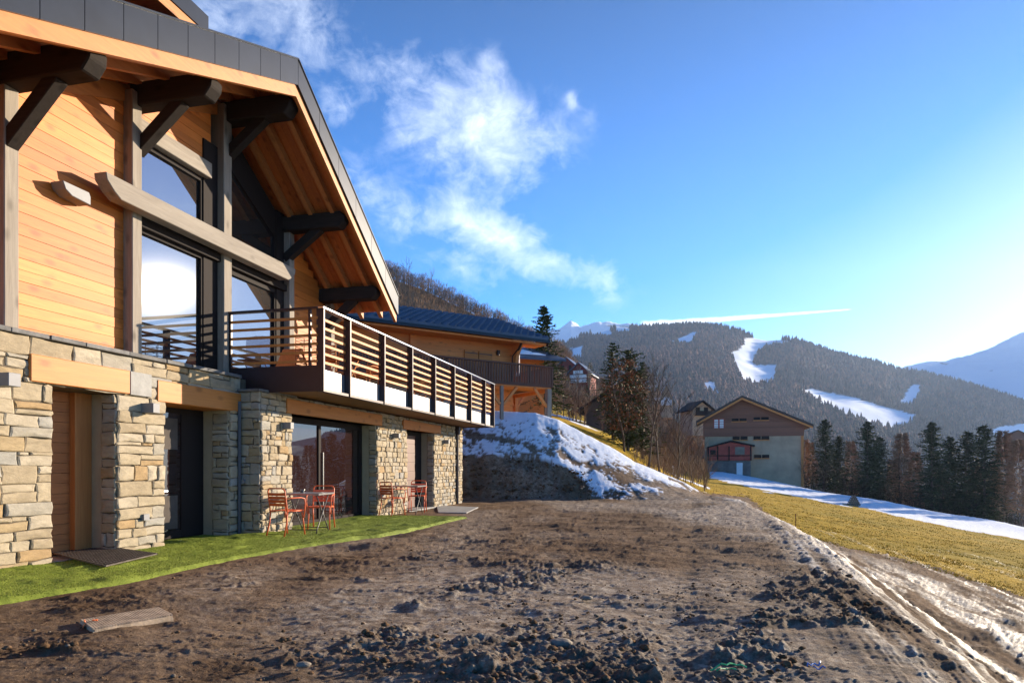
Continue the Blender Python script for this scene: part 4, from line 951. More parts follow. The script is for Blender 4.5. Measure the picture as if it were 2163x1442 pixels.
# rubber ring mat: a lattice of bars
q = [px_ground(107,1181), px_ground(225,1168), px_ground(331,1184), px_ground(222,1212)]
q = [Vector((a,b,.105)) for a,b in q]; mb = MB()
def ql(i, j): return (q[0].lerp(q[1], i)).lerp(q[3].lerp(q[2], i), j)
for i in range(21): mb.bar(ql(i/20,0), ql(i/20,1), .016, .022)
for j in range(15): mb.bar(ql(0,j/14), ql(1,j/14), .016, .019)
tag(mb.build('door_mat', M['rubber'], None), 'dark rubber lattice door mat lying on turf before the entrance', 'doormat')
q = [px_ground(168,1316), px_ground(333,1289), px_ground(366,1306), px_ground(196,1337)]; q = [Vector((a,b,.012)) for a,b in q]; mb = MB()  # half-buried drain cover: ribbed slab with crossing bars
mb.add([tuple(p) for p in q]+[(p.x,p.y,-.05) for p in q], [(0,1,2,3),(0,4,5,1),(1,5,6,2),(2,6,7,3),(3,7,4,0)])
for i in range(30):
    mb.bar(ql((i+.5)/30,.04)+Vector((0,0,.006)), ql((i+.5)/30,.97)+Vector((0,0,.006)), .018, .045)
for j in range(6): mb.bar(ql(.02,j/5*.96+.02)+Vector((0,0,.004)), ql(.98,j/5*.96+.02)+Vector((0,0,.004)), .016, .02)
tag(mb.build('drain_cover', mat('muddy_cover', (.42,.32,.22), .85, .2, var=.5, vscale=7, bump=.5), None), 'pale ribbed drain cover half sunk in the brown mud', 'drain cover')
mb = MB(); pts = [px_ground(*p) for p in ((921,1068),(1010,1072),(985,1084),(925,1083))]; mb.prism([p for p in pts], 2, -.05, .028)
tag(mb.build('paving_slab', M['concrete'], None, bevel=.01), 'grey concrete slab at the far end of the turf', 'slab')

# ------------------------------------------------------------------ garden chairs and folding tables
def arc(cx, cz, r, a0, a1, n, f): return [f(cx+r*math.cos(a0+(a1-a0)*i/n), cz+r*math.sin(a0+(a1-a0)*i/n)) for i in range(n+1)]
def make_chair(label, group, m=None):
    t = empty('garden_chair', label=label, cat='chair', group=group); mm = m or M['red']
    # faces +x; back at -x
    w = .20; fr = MB()
    for sy in (-1, 1):
        y = w*sy
        fr2 = MB(); fr2.tube([(-.27,y*1.05,0),(-.20,y,.25),(-.185,y,.44)], .0125, 8); fr2.build('leg', mm, t, smooth=True)
        fr2 = MB(); fr2.tube([(.23,y*1.05,0),(.20,y,.25),(.17,y,.41),(.12,y,.44)], .0125, 8); fr2.build('leg', mm, t, smooth=True)
        ar = MB(); ar.tube([(.19,y*1.12,.30),(.22,y*1.18,.55),(.19,y*1.2,.645),(.1,y*1.2,.665),(-.12,y*1.15,.665),(-.225,y*1.0,.655)], .0115, 8); ar.build('armrest', mm, t, smooth=True)
    fr.tube([(-.19,-w,.43),(-.20,-w,.5),(-.245,-w,.78),(-.25,-w*.9,.82),(-.255,-w*.7,.835),(-.255,w*.7,.835),(-.25,w*.9,.82),(-.245,w,.78),(-.20,w,.5),(-.19,w,.43)], .0125, 8)
    fr.tube([(-.19,-w,.425),(.19,-w,.435),(.215,-w*.6,.43),(.215,w*.6,.43),(.19,w,.435),(-.19,w,.425)], .0125, 8)
    fr.build('frame', mm, t, smooth=True)
    se = MB()
    for i in range(6): x = -.17+i*.065; se.box(x, x+.052, -w+.005, w-.005, .438-.004*(2.5-abs(i-2.5)), .446-.004*(2.5-abs(i-2.5)))
    se.build('seat', mm, t)
    bk = MB()
    for i in range(4):
        z = .52+i*.062; x = -.205-(z-.5)*.16
        bk.add([(x,-w,z),(x-.012,0,z),(x,w,z),(x-.009,w,z+.05),(x-.021,0,z+.05),(x-.009,-w,z+.05)] + [(x+.003,-w,z),(x-.009,0,z),(x+.003,w,z),(x-.006,w,z+.05),(x-.018,0,z+.05),(x-.006,-w,z+.05)],
               [(0,1,4,5),(1,2,3,4),(7,6,11,10),(8,7,10,9),(0,5,11,6),(2,8,9,3),(5,4,10,11),(4,3,9,10),(1,0,6,7),(2,1,7,8)])
    bk.build('backrest', mm, t)
    return t
def make_table(label, group, w=.36, top=None, legm=None):
    t = empty('folding_table', label=label, cat='table', group=group)
    tp = MB(); tp.box(-w, w, -w, w, .715, .728); tp.box(-w, w, -w, -w+.015, .695, .716); tp.box(-w, w, w-.015, w, .695, .716); tp.box(-w, -w+.015, -w+.016, w-.016, .695, .7155); tp.box(w-.015, w, -w+.016, w-.016, .695, .7155)
    tp.build('tabletop', top or M['tabletop'], t, bevel=.003)
    for sy, yy in ((-1,-w*.8),(1,-w*.74),(-1,w*.8),(1,w*.74)):
        l = MB(); l.tube([(sy*.31,yy,0),(sy*.26,yy,.08),(-sy*.26,yy,.70)], .011, 8); l.build('leg', legm or M['tableleg'], t, smooth=True)
    st_ = MB(); st_.tube([(.28,-w*.74,.06),(.28,w*.74,.06)], .009, 6); st_.tube([(-.28,-w*.8,.06),(-.28,w*.8,.06)], .009, 6); st_.build('stretcher', legm or M['tableleg'], t)
    return t
GC = 'red garden chairs on the turf'; FA = math.pi/2-PHI
c1 = make_chair('red slatted garden chair nearest the camera, its back turned left beside the stone pier', GC)
c1.scale = (1.1,1.1,1.1); c1.location = (-4.43, 13.42, .06); c1.rotation_euler = (0,0,FA-.22)
t1 = make_table('folding metal table with crossed legs before the big sliding window', 'folding tables on the turf'); t1.scale = (1.08,1.08,1.1); t1.location = (-4.20, 14.10, .06); t1.rotation_euler = (0,0,FA+.1)
def dup(o, loc_, rz, label):
    c = copy_tree(o); c.location = loc_; c.rotation_euler = (0,0,rz); c['label'] = label; return c
dup(c1, (-4.13, 14.78, .06), FA+math.pi+.30, 'red slatted garden chair behind the nearer table, in front of the dark glass')
t2 = dup(t1, (-2.95, 19.55, .06), FA+.05, 'farther folding metal table by the small brown door')
dup(c1, (-3.30, 18.85, .06), FA-.35, 'red slatted garden chair left of the farther table by the third stone pier')
dup(c1, (-2.80, 20.25, .06), FA+math.pi+.25, 'farthest red slatted garden chair, facing the camera by the brown door')
at = empty('ashtray', (-4.50+.14, 14.10+.10, .862), 0, 'small dark ashtray on the nearer folding table', 'ashtray')
a_ = MB(); a_.tube([(0,0,0),(0,0,.01),(0,0,.055)], .045, 12); a_.build('bowl', M['tableleg'], at); a_ = MB(); a_.tube([(.045*math.cos(i*math.pi/6), .045*math.sin(i*math.pi/6), .056) for i in range(12)], .006, 6, closed=True); a_.build('rim', M['tabletop'], at)
# terrace furniture seen through the slats
brown = M['slat']; TCG = 'wooden chairs on the balcony'
def deckp(s, d): x, y = world(s, d); return (x, y, zd)
k1 = make_chair('brown wooden chair behind the first balcony rails', TCG, M['nb_wood']); k1.location = deckp(14.1, 1.4); k1.rotation_euler = (0,0,FA+.4)
kt = make_table('small wooden table on the balcony behind the railing', 'tables on the balcony', .38, M['slat'], M['nb_wood']); kt.location = deckp(15.4, 1.1); kt.rotation_euler = (0,0,FA)
dup(k1, deckp(16.6, 1.2), FA+math.pi-.2, 'brown wooden chair standing beyond the small balcony table')
dup(k1, deckp(20.6, 1.0), FA+.9, 'single wooden chair toward the far end of the balcony')
x, y = world(13.15, 1.1); pl = empty('wooden_planter', (x,y,zd), FA, 'small pitched wooden box on the balcony beside the gable window', 'planter')
mb = MB(); mb.prism([(-.3,0),(.3,0),(.3,.1),(0,.52),(-.3,.1)], 1, -.2, .2); mb.build('body', M['larch_beam'], pl); mb = MB(); mb.bar((-.33,0,.08),(0,0,.56),.46,.02,up=(0,0,1)); mb.bar((.33,0,.08),(0,0,.56),.46,.02,up=(0,0,1)); mb.build('roof', M['nb_wood'], pl)
mbx = MB(); x, y = world(12.62, 1.75); wb_ = empty('wire_basket', (x,y,zd), FA, 'rusty wire basket standing in the balcony corner', 'basket')
for i in range(11):
    z = .05+i*.06; mbx.tube([(-.16,-.16,z),(.16,-.16,z),(.16,.16,z),(-.16,.16,z)], .005, 4, closed=True)
mbx.build('mesh', M['rust'], wb_); mbx = MB()
for xx, yy in ((-.16,-.16),(.16,-.16),(.16,.16),(-.16,.16)): mbx.tube([(xx,yy,0),(xx,yy,.70)], .008, 4)
mbx.build('corner_rod', M['rust'], wb_)

# ------------------------------------------------------------------ soil clods, stones, litter
def ico(sub=1, seed=0, amp=.25):
    t = (1+5**.5)/2; v = [(-1,t,0),(1,t,0),(-1,-t,0),(1,-t,0),(0,-1,t),(0,1,t),(0,-1,-t),(0,1,-t),(t,0,-1),(t,0,1),(-t,0,-1),(-t,0,1)]
    f = [(0,11,5),(0,5,1),(0,1,7),(0,7,10),(0,10,11),(1,5,9),(5,11,4),(11,10,2),(10,7,6),(7,1,8),(3,9,4),(3,4,2),(3,2,6),(3,6,8),(3,8,9),(4,9,5),(2,4,11),(6,2,10),(8,6,7),(9,8,1)]
    v = [Vector(p).normalized() for p in v]
    for _ in range(sub):
        nf = []; cache = {}
        def mid(a, b):
            k = (min(a,b), max(a,b))
            if k not in cache: cache[k] = len(v); v.append((v[a]+v[b]).normalized())
            return cache[k]
        for a,b,c in f: x,y,z = mid(a,b),mid(b,c),mid(c,a); nf += [(a,x,z),(b,y,x),(c,z,y),(x,y,z)]
        f = nf
    r = random.Random(seed)
    v = [p*(1+r.uniform(-amp,amp)) for p in v]
    return np.array([tuple(p) for p in v]), np.array(f)
g = np.random.default_rng(8)
cm1 = mat('clod_soil', (.15,.092,.053), 1.0, .02, var=.5, vscale=30, bump=.7, bscale=60, island=.4); cm2 = mat('clod_dry_soil', (.16,.13,.10), .95, .1, var=.4, vscale=30, bump=.6, bscale=60, island=.3)
n = 26000; uu = -100+g.random(n)*2300; vv = 1075+(1500-1075)*g.random(n)**.8; Yy = CH*F/(vv-HV); Xx = (uu-CU)/F*Yy
zz, u2, ee = ground(Xx, Yy); inC = np.zeros(n, bool)
for P in CLOD: inC |= inpoly(uu, vv, P)
inC &= fbm(Xx*.75, Yy*.60, 6, 71, .62) > .1
prob = np.where(inC, .10, .03 + .2*(fbm(Xx*.7, Yy*.5, 3, 74) > .2))
fr_d = np.interp(uu, [p[0] for p in front], [p[1] for p in front])
keep = (g.random(n) < prob) & (ee < .3) & (vv > fr_d+6)
Xx, Yy, zz, inC = Xx[keep], Yy[keep], zz[keep], inC[keep]; n = len(Xx)
sz = np.where(inC, .007+.024*g.random(n)**3, .005+.012*g.random(n)**3)
for seed in (1,2):
    sel = (np.arange(n) % 2) == seed-1
    scatter('soil_clods', ico(1, seed, .38), np.stack([Xx, Yy, zz+.012+np.where(inC,.03,0)], -1)[sel], np.stack([sz*1.2, sz*.7], -1)[sel], g.random(sel.sum())*6.28, [cm1, cm2], (g.random(sel.sum()) < .3).astype(int), 'loose soil clods strewn over the muddy yard', 'soil')
# clods and stones on the dirt bank
n = 2200; ub_ = 800+g.random(n)*450; Yb3 = 28.4+g.random(n)*2.2; xb3 = (ub_-CU)/F*Yb3; zb3, u3, e3 = ground(xb3, Yb3); s3 = .015+.06*g.random(n)**4; kp = (HV+(CH-zb3)*F/Yb3) > np.interp(ub_, [800,1130,1240,1420], [962,968,1000,1035])
scatter('bank_rubble', ico(1, 5, .28), np.stack([xb3, Yb3, zb3+.03], -1)[kp], np.stack([s3, s3*.8], -1)[kp], (g.random(n)*6.28)[kp], [cm1, cm2], (g.random(n) < .35).astype(int)[kp], 'rubble and clods on the bare dirt bank', 'rubble')
# meadow grass
n = 60000; um = 1400+g.random(n)*1000; Ym = 18*(75/18)**g.random(n); xm = (um-CU)/F*Ym; zm, u4, e4 = ground(xm, Ym); vm = HV+(CH-zm)*F/Ym
kp = (vm < np.interp(um, DIRT_U, DIRT_V)+3) & (vm > np.interp(um, SNOW_U, SNOW_V)) & ((e4 > 1) | (Ym > 34)) & (fbm(xm*.6, Ym*.6, 3, 19) > -.35)
xm, Ym, zm = xm[kp], Ym[kp], zm[kp]; n = len(xm); an = g.random(n)*6.283; hg = (.02+.035*g.random(n)); wg = .008+.0005*Ym
Vg = np.stack([np.stack([xm+np.cos(an)*wg, Ym+np.sin(an)*wg, zm-.03],-1), np.stack([xm-np.cos(an)*wg, Ym-np.sin(an)*wg, zm-.03],-1), np.stack([xm+(g.random(n)-.5)*.1, Ym+(g.random(n)-.5)*.1, zm+hg],-1)], 1).reshape(-1,3)
tag(np_mesh('meadow_grass', Vg, np.arange(n*3).reshape(-1,3), mat('dry_grass_blades', (.55,.35,.05), .95, .03, island=.4), False), 'short dry golden grass of the sloping meadow', 'grass', kind='stuff')
def stone_at(u, v, r, label, m=M['rock'], seed=1, flat=.5):
    X_, Y_ = px_ground(u, v); vv_, ff_ = ico(2, seed, .10); vv_ = vv_*np.array([r*1.3, r, r*flat]); vv_[:,2] += .03
    o = np_mesh('stone', vv_, ff_, m, True); o.location = (X_, Y_, float(ground(np.array([X_]), np.array([Y_]))[0][0])); tag(o, label, 'stone')
stone_at(1182, 1366, .075, 'pale brown flat stone in the churned mud in the foreground', seed=4)
stone_at(1030, 1025, .28, 'large pale boulder at the foot of the dirt bank by the house', seed=6, flat=.7)
stone_at(640, 1412, .04, 'small grey stone at the bottom left of the muddy yard', seed=8)
stone_at(1238, 1268, .05, 'grey stone in the middle of the muddy yard', seed=9)
def string_at(u, v, m, label, name='plastic_string', L=.35, seed=2):
    X_, Y_ = px_ground(u, v); r = random.Random(seed); mb = MB(); p = Vector((0,0,.06)); pts = [p.copy()]
    for i in range(9): p = p + Vector((L/9, r.uniform(-.03,.03), r.uniform(-.015,.015))); pts.append(p.copy())
    mb.tube(pts, .006, 5); p = Vector((.05,.03,.05)); pts = [p.copy()]
    for i in range(6): p = p + Vector((L/12, r.uniform(-.03,.03), r.uniform(-.01,.02))); pts.append(p.copy())
    mb.tube(pts, .005, 5); o = mb.build(name, m); o.location = (X_, Y_, gz(X_, Y_)); tag(o, label, 'litter')
string_at(1705, 1424, M['blue'], 'scrap of blue string lying in the mud', L=.12)
string_at(1500, 1434, M['green'], 'green plastic string lying at the lower edge of the yard', L=.25, seed=5)
string_at(178, 1323, M['orange'], 'tangle of orange string on the ribbed drain cover', L=.06, seed=7)
string_at(960, 1044, M['blue'], 'blue plastic scrap by the downpipe at the house corner', L=.3, seed=9)

# ------------------------------------------------------------------ stakes, log pile
x, y, z = on_ground(1680, 27.5); mb = MB(); mb.tube([(0,0,-.2),(.01,0,.3),(0,0,.72)], .018, 8, r1=.015); mb.tube([(0,0,.72),(0,0,.75)], .024, 8); o = mb.build('marker_stake', M['rust']); o.location = (x,y,z); tag(o, 'thin rusty iron stake at the edge of the yard and meadow', 'stake')
x, y, z = on_ground(1421, 60); mb = MB(); mb.prism([(-.07,-.3),(.07,-.3),(.07,.75),(0,.85),(-.07,.75)], 1, -.05, .05); o = mb.build('boundary_post', M['white']); o.location = (x,y,z); tag(o, 'short white post below the bare shrubs at the top of the meadow', 'post')
lp = MB(); r = random.Random(3)
x, y, z = on_ground(1803, 76)
lg = empty('log_pile', (x,y,z), 1.2, 'stack of snow dusted logs at the meadow edge before the trees', 'log pile')
for row in range(5):
    for k in range(6-row):
        b = MB(); yy = (k-(5-row)/2)*.42; b.tube([(-1.5+r.uniform(-.2,.2),yy,.22+row*.36),(1.6+r.uniform(-.2,.2),yy,.22+row*.36)], .19+r.uniform(-.02,.02), 8); b.build('log', M['palebark'], lg)
lg.scale = (.5,.5,.6)

# ------------------------------------------------------------------ neighbour chalet
def frame_obj(x, y, z, ang, name, label, cat='chalet', group=None): return empty(name, (x,y,z), ang, label, cat, group)
nb = frame_obj(.09, 34.3, 0, math.atan2(.5446,.8387), 'neighbour_chalet', 'wooden chalet with blue metal roof and deck behind the snowy bank')
mb = MB(); z = 5.45
while z < 7.95: mb.box(-13, 0, 0, .1, z, z+.195); z += .2
mb.build('log_wall', M['nb_wood'], nb)
mb = MB(); mb.box(-13, 0, .11, 8, 3.2, 7.6); mb.box(-.1, 0, .105, 8, 5.4, 7.595); mb.build('inner_wall', M['nb_wood'], nb)
mb = MB(); mb.prism([(0.1,7.6),(8,7.6),(4,9.1)], 0, -13, 0); mb.build('gable', M['nb_wood'], nb)
ez, rz_ = 7.72, 9.60; ey, ry = -1.1, 4.0; rt = MB()
for (y0,z0,y1,z1) in ((ey,ez,ry,rz_),(ry,rz_,9.1,7.7)):
    rt.add([(-14,y0,z0),(1.35,y0,z0),(1.35,y1,z1),(-14,y1,z1),(-14,y0,z0-.16),(1.35,y0,z0-.16),(1.35,y1,z1-.16),(-14,y1,z1-.16)],[(0,1,2,3),(7,6,5,4),(0,4,5,1),(1,5,6,2),(3,2,6,7),(0,3,7,4)])
nroof = rt.build('roof', M['tiles'], nb)
rt = MB(); nrow = 9
for i in range(nrow):        # stepped tile rows with ribs
    f0, f1 = i/nrow, (i+1)/nrow; ya, za = ey+(ry-ey)*f0, ez+(rz_-ez)*f0; yb, zb = ey+(ry-ey)*f1, ez+(rz_-ez)*f1
    rt.add([(-14,ya,za+.10),(1.35,ya,za+.10),(1.35,yb,zb+.012),(-14,yb,zb+.012),(-14,ya,za+.0),(1.35,ya,za+.0)],[(0,1,2,3),(4,5,1,0)])
    x = -14
    while x < 1.3:
        rt.add([(x,ya,za+.09),(x+.11,ya,za+.20),(x+.22,ya,za+.09),(x,yb,zb+.015),(x+.11,yb,zb+.12),(x+.22,yb,zb+.015)],[(0,1,4,3),(1,2,5,4),(0,2,1)]); x += .40
rt.build('roof_tiles', M['tiles'], nroof)
rt = MB(); rt.box(-14,1.37,ey-.14,ey-.02,ez-.18,ez-.04); rt.build('gutter', M['zinc'], nroof)
rt = MB(); rt.add([(1.36,ey,ez-.34),(1.36,ry,rz_-.34),(1.36,ry,rz_+.02),(1.36,ey,ez+.02),(1.30,ey,ez-.34),(1.30,ry,rz_-.34),(1.30,ry,rz_+.02),(1.30,ey,ez+.02)],[(0,1,2,3),(7,6,5,4),(0,4,5,1),(3,2,6,7)]); rt.build('verge_board', M['zinc'], nroof)
rt = MB(); rt.box(-14,1.25,ey+.05,0,ez-.28,ez-.2); rt.build('soffit', M['nb_wood'], nroof)
mb = MB(); mb.box(-7.55,-6.7,1.7,3.0,9.1,9.2); 
sk = MB(); sk.add([(-8.3,1.3,8.72),(-6.2,1.3,8.72),(-6.2,2.1,9.02),(-8.3,2.1,9.02)],[(0,1,2,3)]); sk.build('skylight', M['white'], nroof)
for x0, x1 in ((-2.95,-2.2),(-2.15,-1.4)):
    mb = MB(); mb.box(x0+.1, x1+.1, -.06, 0, 6.05, 7.0); sh = mb.build('shutter', M['larch_beam'], nb)
    mb = MB(); mb.box(x0+.12, x1+.08, -.075, -.062, 6.85, 6.89); mb.build('hinge', M['steel'], sh)
mb = MB(); mb.tube([(-.15,-1.0,7.55),(-.15,-.7,7.2),(-.15,-.15,6.9),(-.15,-.1,5.5)], .06, 8); mb.build('downpipe', M['steel'], nb)
mb = MB(); mb.prism([(-.9,7.5),(-.1,7.5),(-.1,5.9),(-.35,6.2),(-.5,6.9)], 0, -.18, .0); mb.build('corner_bracket', M['nb_wood'], nb)
mb = MB(); mb.box(.02,.32,-.1,.15,5.95,7.1); mb.build('rolled_awning', M['white'], nb, bevel=.05)
mb = MB(); mb.tube([(-.95,-.03,6.9),(-.95,-.08,7.15)], .09, 8); mb.build('wall_ornament', M['steel'], nb)
mb = MB(); mb.box(-5.7,-5.4,-.12,0,5.45,7.5); mb.build('corner_log', M['nb_wood'], nb)
# deck
nd = empty('deck'); nd.parent = nb
mb = MB(); mb.box(-13, 1.25, -1.55, 0, 5.28, 5.42); mb.box(0, 1.25, 0, 7, 5.28, 5.42); mb.build('deck_floor', M['nb_dark'], nd)
mb = MB(); mb.box(-13, 1.2, -1.5, -.05, 5.22, 5.275); mb.build('deck_underside', M['nb_wood'], nd)
mb = MB(); x = -13
while x < 1.25: mb.box(x, x+.10, -1.56, -1.53, 5.30, 6.24); x += .145
y = -1.4
while y < 6: mb.box(1.22, 1.25, y, y+.10, 5.30, 6.24); y += .145
mb.build('balusters', M['nb_dark'], nd)
mb = MB(); mb.box(-13,1.3,-1.62,-1.5,6.25,6.32); mb.box(1.2,1.3,-1.49,6,6.25,6.32)
mb.build('deck_rail', M['nb_dark'], nd)
for x in (-12,-9.5,-7,-4.6,-2.3,-.1,1.2):
    mb = MB(); mb.box(x-.06,x+.06,-1.52,-1.4,5.3,6.25); mb.build('rail_post', M['nb_dark'], nd)
for x, y, w in ((1.12,-1.4,.12),(-1.6,-1.4,.07),(-4.6,-1.4,.1)):
    mb = MB(); mb.box(x-w,x+w,y-w,y+w,2.2,5.22); p = mb.build('deck_post', M['stain_v'], nd)
    for sg in ((-1,) if x > 1 else (-1,1)):
        mb = MB(); mb.bar((x+sg*.1,y,4.35),(x+sg*.85,y,5.2),.12); mb.build('brace', M['nb_wood'], p)
mb = MB(); mb.bar((1.1,-1.3,5.12),(1.1,6,5.12),.16); mb.build('deck_beam', M['nb_wood'], nd)
for x in (-1.2,.0,1.1):
    for y in (1.5,4.0):
        mb = MB(); mb.box(x-.09,x+.09,y-.09,y+.09,2.6,5.2); p = mb.build('deck_post', M['nb_wood'], nd)
        mb = MB(); mb.bar((x+.05,y,4.5),(x+.6,y,5.2),.1); mb.bar((x-.05,y,4.5),(x-.6,y,5.2),.1); mb.build('brace', M['nb_wood'], p)
mb = MB(); mb.box(-13,-1.5,-.02,.1,2.6,5.25); mb.build('base_wall', M['concrete'], nb)

# second chalet behind it
nb2 = frame_obj(1.1, 47.0, 0, math.atan2(.35,.94), 'rear_chalet', 'small chalet with blue roof and snow patches behind the first neighbour')
mb = MB(); mb.box(-6, 1.2, 0, 6, 4, 9.0); mb.prism([(0,9),(6,9),(3,10.2)], 0, -6, 1.2); mb.build('wall', M['nb_wood'], nb2)
rt = MB()
for (y0,z0,y1,z1) in ((-1.3,8.72,3,10.55),(3,10.55,7.3,8.7)):
    rt.add([(-7,y0,z0),(2.3,y0,z0),(.6,y1,z1),(-7,y1,z1),(-7,y0,z0-.15),(2.3,y0,z0-.15),(.6,y1,z1-.15),(-7,y1,z1-.15)],[(0,1,2,3),(7,6,5,4),(0,4,5,1),(1,5,6,2),(3,2,6,7),(0,3,7,4)])
rr_ = rt.build('roof', M['tiles'], nb2); rt = MB()
for x0, x1, f in ((-2.2,1.0,.12),(-1.8,.2,.26)):
    y0 = -1.3+4.3*f; z0 = 8.75+1.83*f; rt.add([(x0,y0,z0),(x1,y0,z0),(x1-.4,y0+.45,z0+.19),(x0+.3,y0+.4,z0+.17),(x0,y0,z0+.06),(x1,y0,z0+.06),(x1-.4,y0+.45,z0+.25),(x0+.3,y0+.4,z0+.23)],[(4,5,6,7),(0,1,5,4),(1,2,6,5),(2,3,7,6),(3,0,4,7)])
rt.build('snow_patch', M['snowthing'], rr_)

# generic far chalet
def far_house(u, v_base, Y, w, dpt, hw, hr, yaw, wall_m, roof_m, label, balconies=0, name='chalet', rows_m=None, over=.8):
    x = (u-CU)/F*Y; z = CH-(v_base-HV)*Y/F
    h = empty(name, (x,y_(Y),z), yaw, label, 'house')
    mb = MB(); mb.prism([(-w/2,-4),(w/2,-4),(w/2,hw),(0,hw+hr),(-w/2,hw)], 1, 0, dpt); mb.build('wall', wall_m, h)
    k = hr/(w/2); rt = MB()
    for sg in (-1,1):
        e = w/2+over; rt.prism([(0,hw+hr+.05),(sg*e,hw-k*over+.05),(sg*e,hw-k*over+.3),(0,hw+hr+.35)], 1, -over, dpt+over)
    rt.build('roof', roof_m, h)
    for i in range(balconies):
        zz = hw*(.25+.33*i); ww = w*.8 if zz+1 < hw else w*.45
        b = MB(); b.box(-ww/2, ww/2, -1.0, -.02, zz, zz+.12); b.box(-ww/2, ww/2, -1.0, -.9, zz+.125, zz+1.0); b.build('balcony', rows_m or M['white'], h)
    for i in range(2):
        for sx in (-1,1):
            wn = MB(); wn.box(sx*w*.22-.5, sx*w*.22+.5, -.03, -.001, hw*(.28+.36*i), hw*(.28+.36*i)+1.1); wn.build('window', M['frame'], h)
    return h
def y_(Y): return Y
redw = mat('red_stained_boards', (.20,.035,.03), .8, .2, var=.3, vscale=1)
far_house(1222, 815, 210, 6.6, 9, 4.0, 3.0, -.35, redw, M['tiles'], 'red boarded chalet with white balconies on the wooded slope', 3)
far_house(1196, 790, 235, 6.0, 8, 3.0, 2.6, -.35, redw, M['tiles'], 'smaller red chalet partly hidden behind the red one with balconies', 0)
far_house(1407, 860, 260, 5.0, 8, 3.0, 5.5, -.2, M['grey_render'], M['tiles'], 'tall narrow pale chalet with steep gable behind the bare trees', 3)
far_house(1388, 858, 275, 4.5, 8, 4.0, 3.5, -.2, M['grey_render'], M['tiles'], 'low pale house left of the steep gabled one', 2)
far_house(1482, 882, 150, 4.4, 6, 1.9, 1.6, .2, M['grey_render'], M['frame'], 'grey house with dark roof behind the left end of the barn', 1, rows_m=M['frame'])
far_house(2150, 950, 300, 12, 12, 5, 3.5, -.5, M['barn_wood'], M['frame'], 'brown chalet at the right edge below the hill', 3, rows_m=M['barn_wood'])
# shed with lean roof
x, y, z = on_ground(1288, 58); shd = empty('stone_shed', (x,y,z), -.25, 'old rendered shed with lean roof half hidden behind the leafy tree', 'shed')
mb = MB(); mb.prism([(-2.0,-2),(2.6,-2),(2.6,4.4),(1.6,4.6),(-2.0,2.3)], 1, 0, 5); mb.build('wall', mat('brown_render', (.16,.11,.085), .9, .1, var=.3, vscale=.8), shd)
mb = MB(); mb.bar((-2.8,2.3,1.9),(2.9,2.3,5.4),6.2,.16,up=(0,0,1)); mb.build('roof', M['frame'], shd)

# barn house on the meadow
Yb = 105; xb = (1589-CU)/F*Yb; barn = empty('barn_house', (xb, Yb, 0), -.27, 'broad gabled farmhouse, grey below and brown boards above, across the meadow', 'house')
pxm = Yb/F
def bz(v): return CH+(HV-v)*pxm
def bx(u): return (u-1589)*pxm
mb = MB(); mb.box(bx(1492), bx(1688), 0, 11, -4, bz(921)); mb.build('rendered_wall', M['grey_render'], barn)
mb = MB(); z = bz(921)+.01; apx, apz = bx(1567), bz(842); kl = (bz(842)-bz(884))/(bx(1567)-bx(1490)); kr = (bz(842)-bz(897))/(bx(1688)-bx(1567))
while z < apz-.2:
    a = max(bx(1489), apx-(apz-z)/kl); b = min(bx(1690), apx+(apz-z)/kr)
    mb.box(a, b, -.12, .0, z, z+.29); z += .3
mb.box(bx(1489), bx(1690), .01, 11, bz(921)+.01, bz(888)); mb.prism([(bx(1489),bz(888)),(bx(1690),bz(895)),(apx,apz)], 1, .01, 11)
mb.build('timber_gable', M['barn_wood'], barn)
rt = MB(); ov = 1.5
rt.prism([(apx,apz+.12),(bx(1474),bz(892)),(bx(1474),bz(892)+.3),(apx,apz+.45)], 1, -ov, 12); rt.prism([(apx,apz+.12),(bx(1706),bz(903)),(bx(1706),bz(903)+.3),(apx,apz+.45)], 1, -ov, 12)
rf_ = rt.build('roof', mat('barn_roof', (.08,.06,.05), .8, .2, var=.3), barn)
rt = MB(); rt.prism([(apx,apz-.2),(bx(1476),bz(892)-.3),(bx(1476),bz(892)-.02),(apx,apz+.10)], 1, -ov+.02, -ov+.15); rt.prism([(apx,apz-.2),(bx(1704),bz(903)-.3),(bx(1704),bz(903)-.02),(apx,apz+.10)], 1, -ov+.02, -ov+.15); rt.build('verge_board', M['nb_wood'], rf_)
for (u0,u1,v0,v1) in ((1547,1561,883,889),(1563,1577,883,889),(1591,1604,881,887),(1606,1621,881,887),(1549,1563,921,928),(1565,1579,921,928),(1591,1605,921,928),(1607,1622,921,928),(1592,1606,960,967),(1608,1622,960,967)):
    w_ = MB(); w_.box(bx(u0),bx(u1),-.16,-.125,bz(v1),bz(v0)); wi = w_.build('window', M['frame'], barn); w_ = MB(); w_.box(bx(u0)-.05,bx(u1)+.05,-.22,-.13,bz(v1)-.14,bz(v1)-.01); w_.build('sill', M['nb_wood'], wi)
w_ = MB(); w_.box(bx(1510),bx(1532),-.15,-.125,bz(903),bz(883)); wi = w_.build('window', M['barn_red'], barn)
w_ = MB()
for a,b in ((1511.5,1519.5),(1522.5,1530.5)):
    for c_,d_ in ((884.5,889),(890,894),(895,899),(900,902.5)): w_.box(bx(a),bx(b),-.19,-.152,bz(d_),bz(c_))
w_.build('pane', M['white'], wi)
by_ = MB(); by_.prism([(bx(1497),bz(972)),(bx(1586),bz(972)),(bx(1586),bz(942)),(bx(1545),bz(934)),(bx(1497),bz(946))], 1, -1.6, .1); bay = by_.build('bay', M['barn_red'], barn)
w_ = MB()
for u in (1499,1518,1541,1584): w_.box(bx(u)-.09,bx(u)+.09,-1.68,-1.605,bz(972),bz(938)-.3)
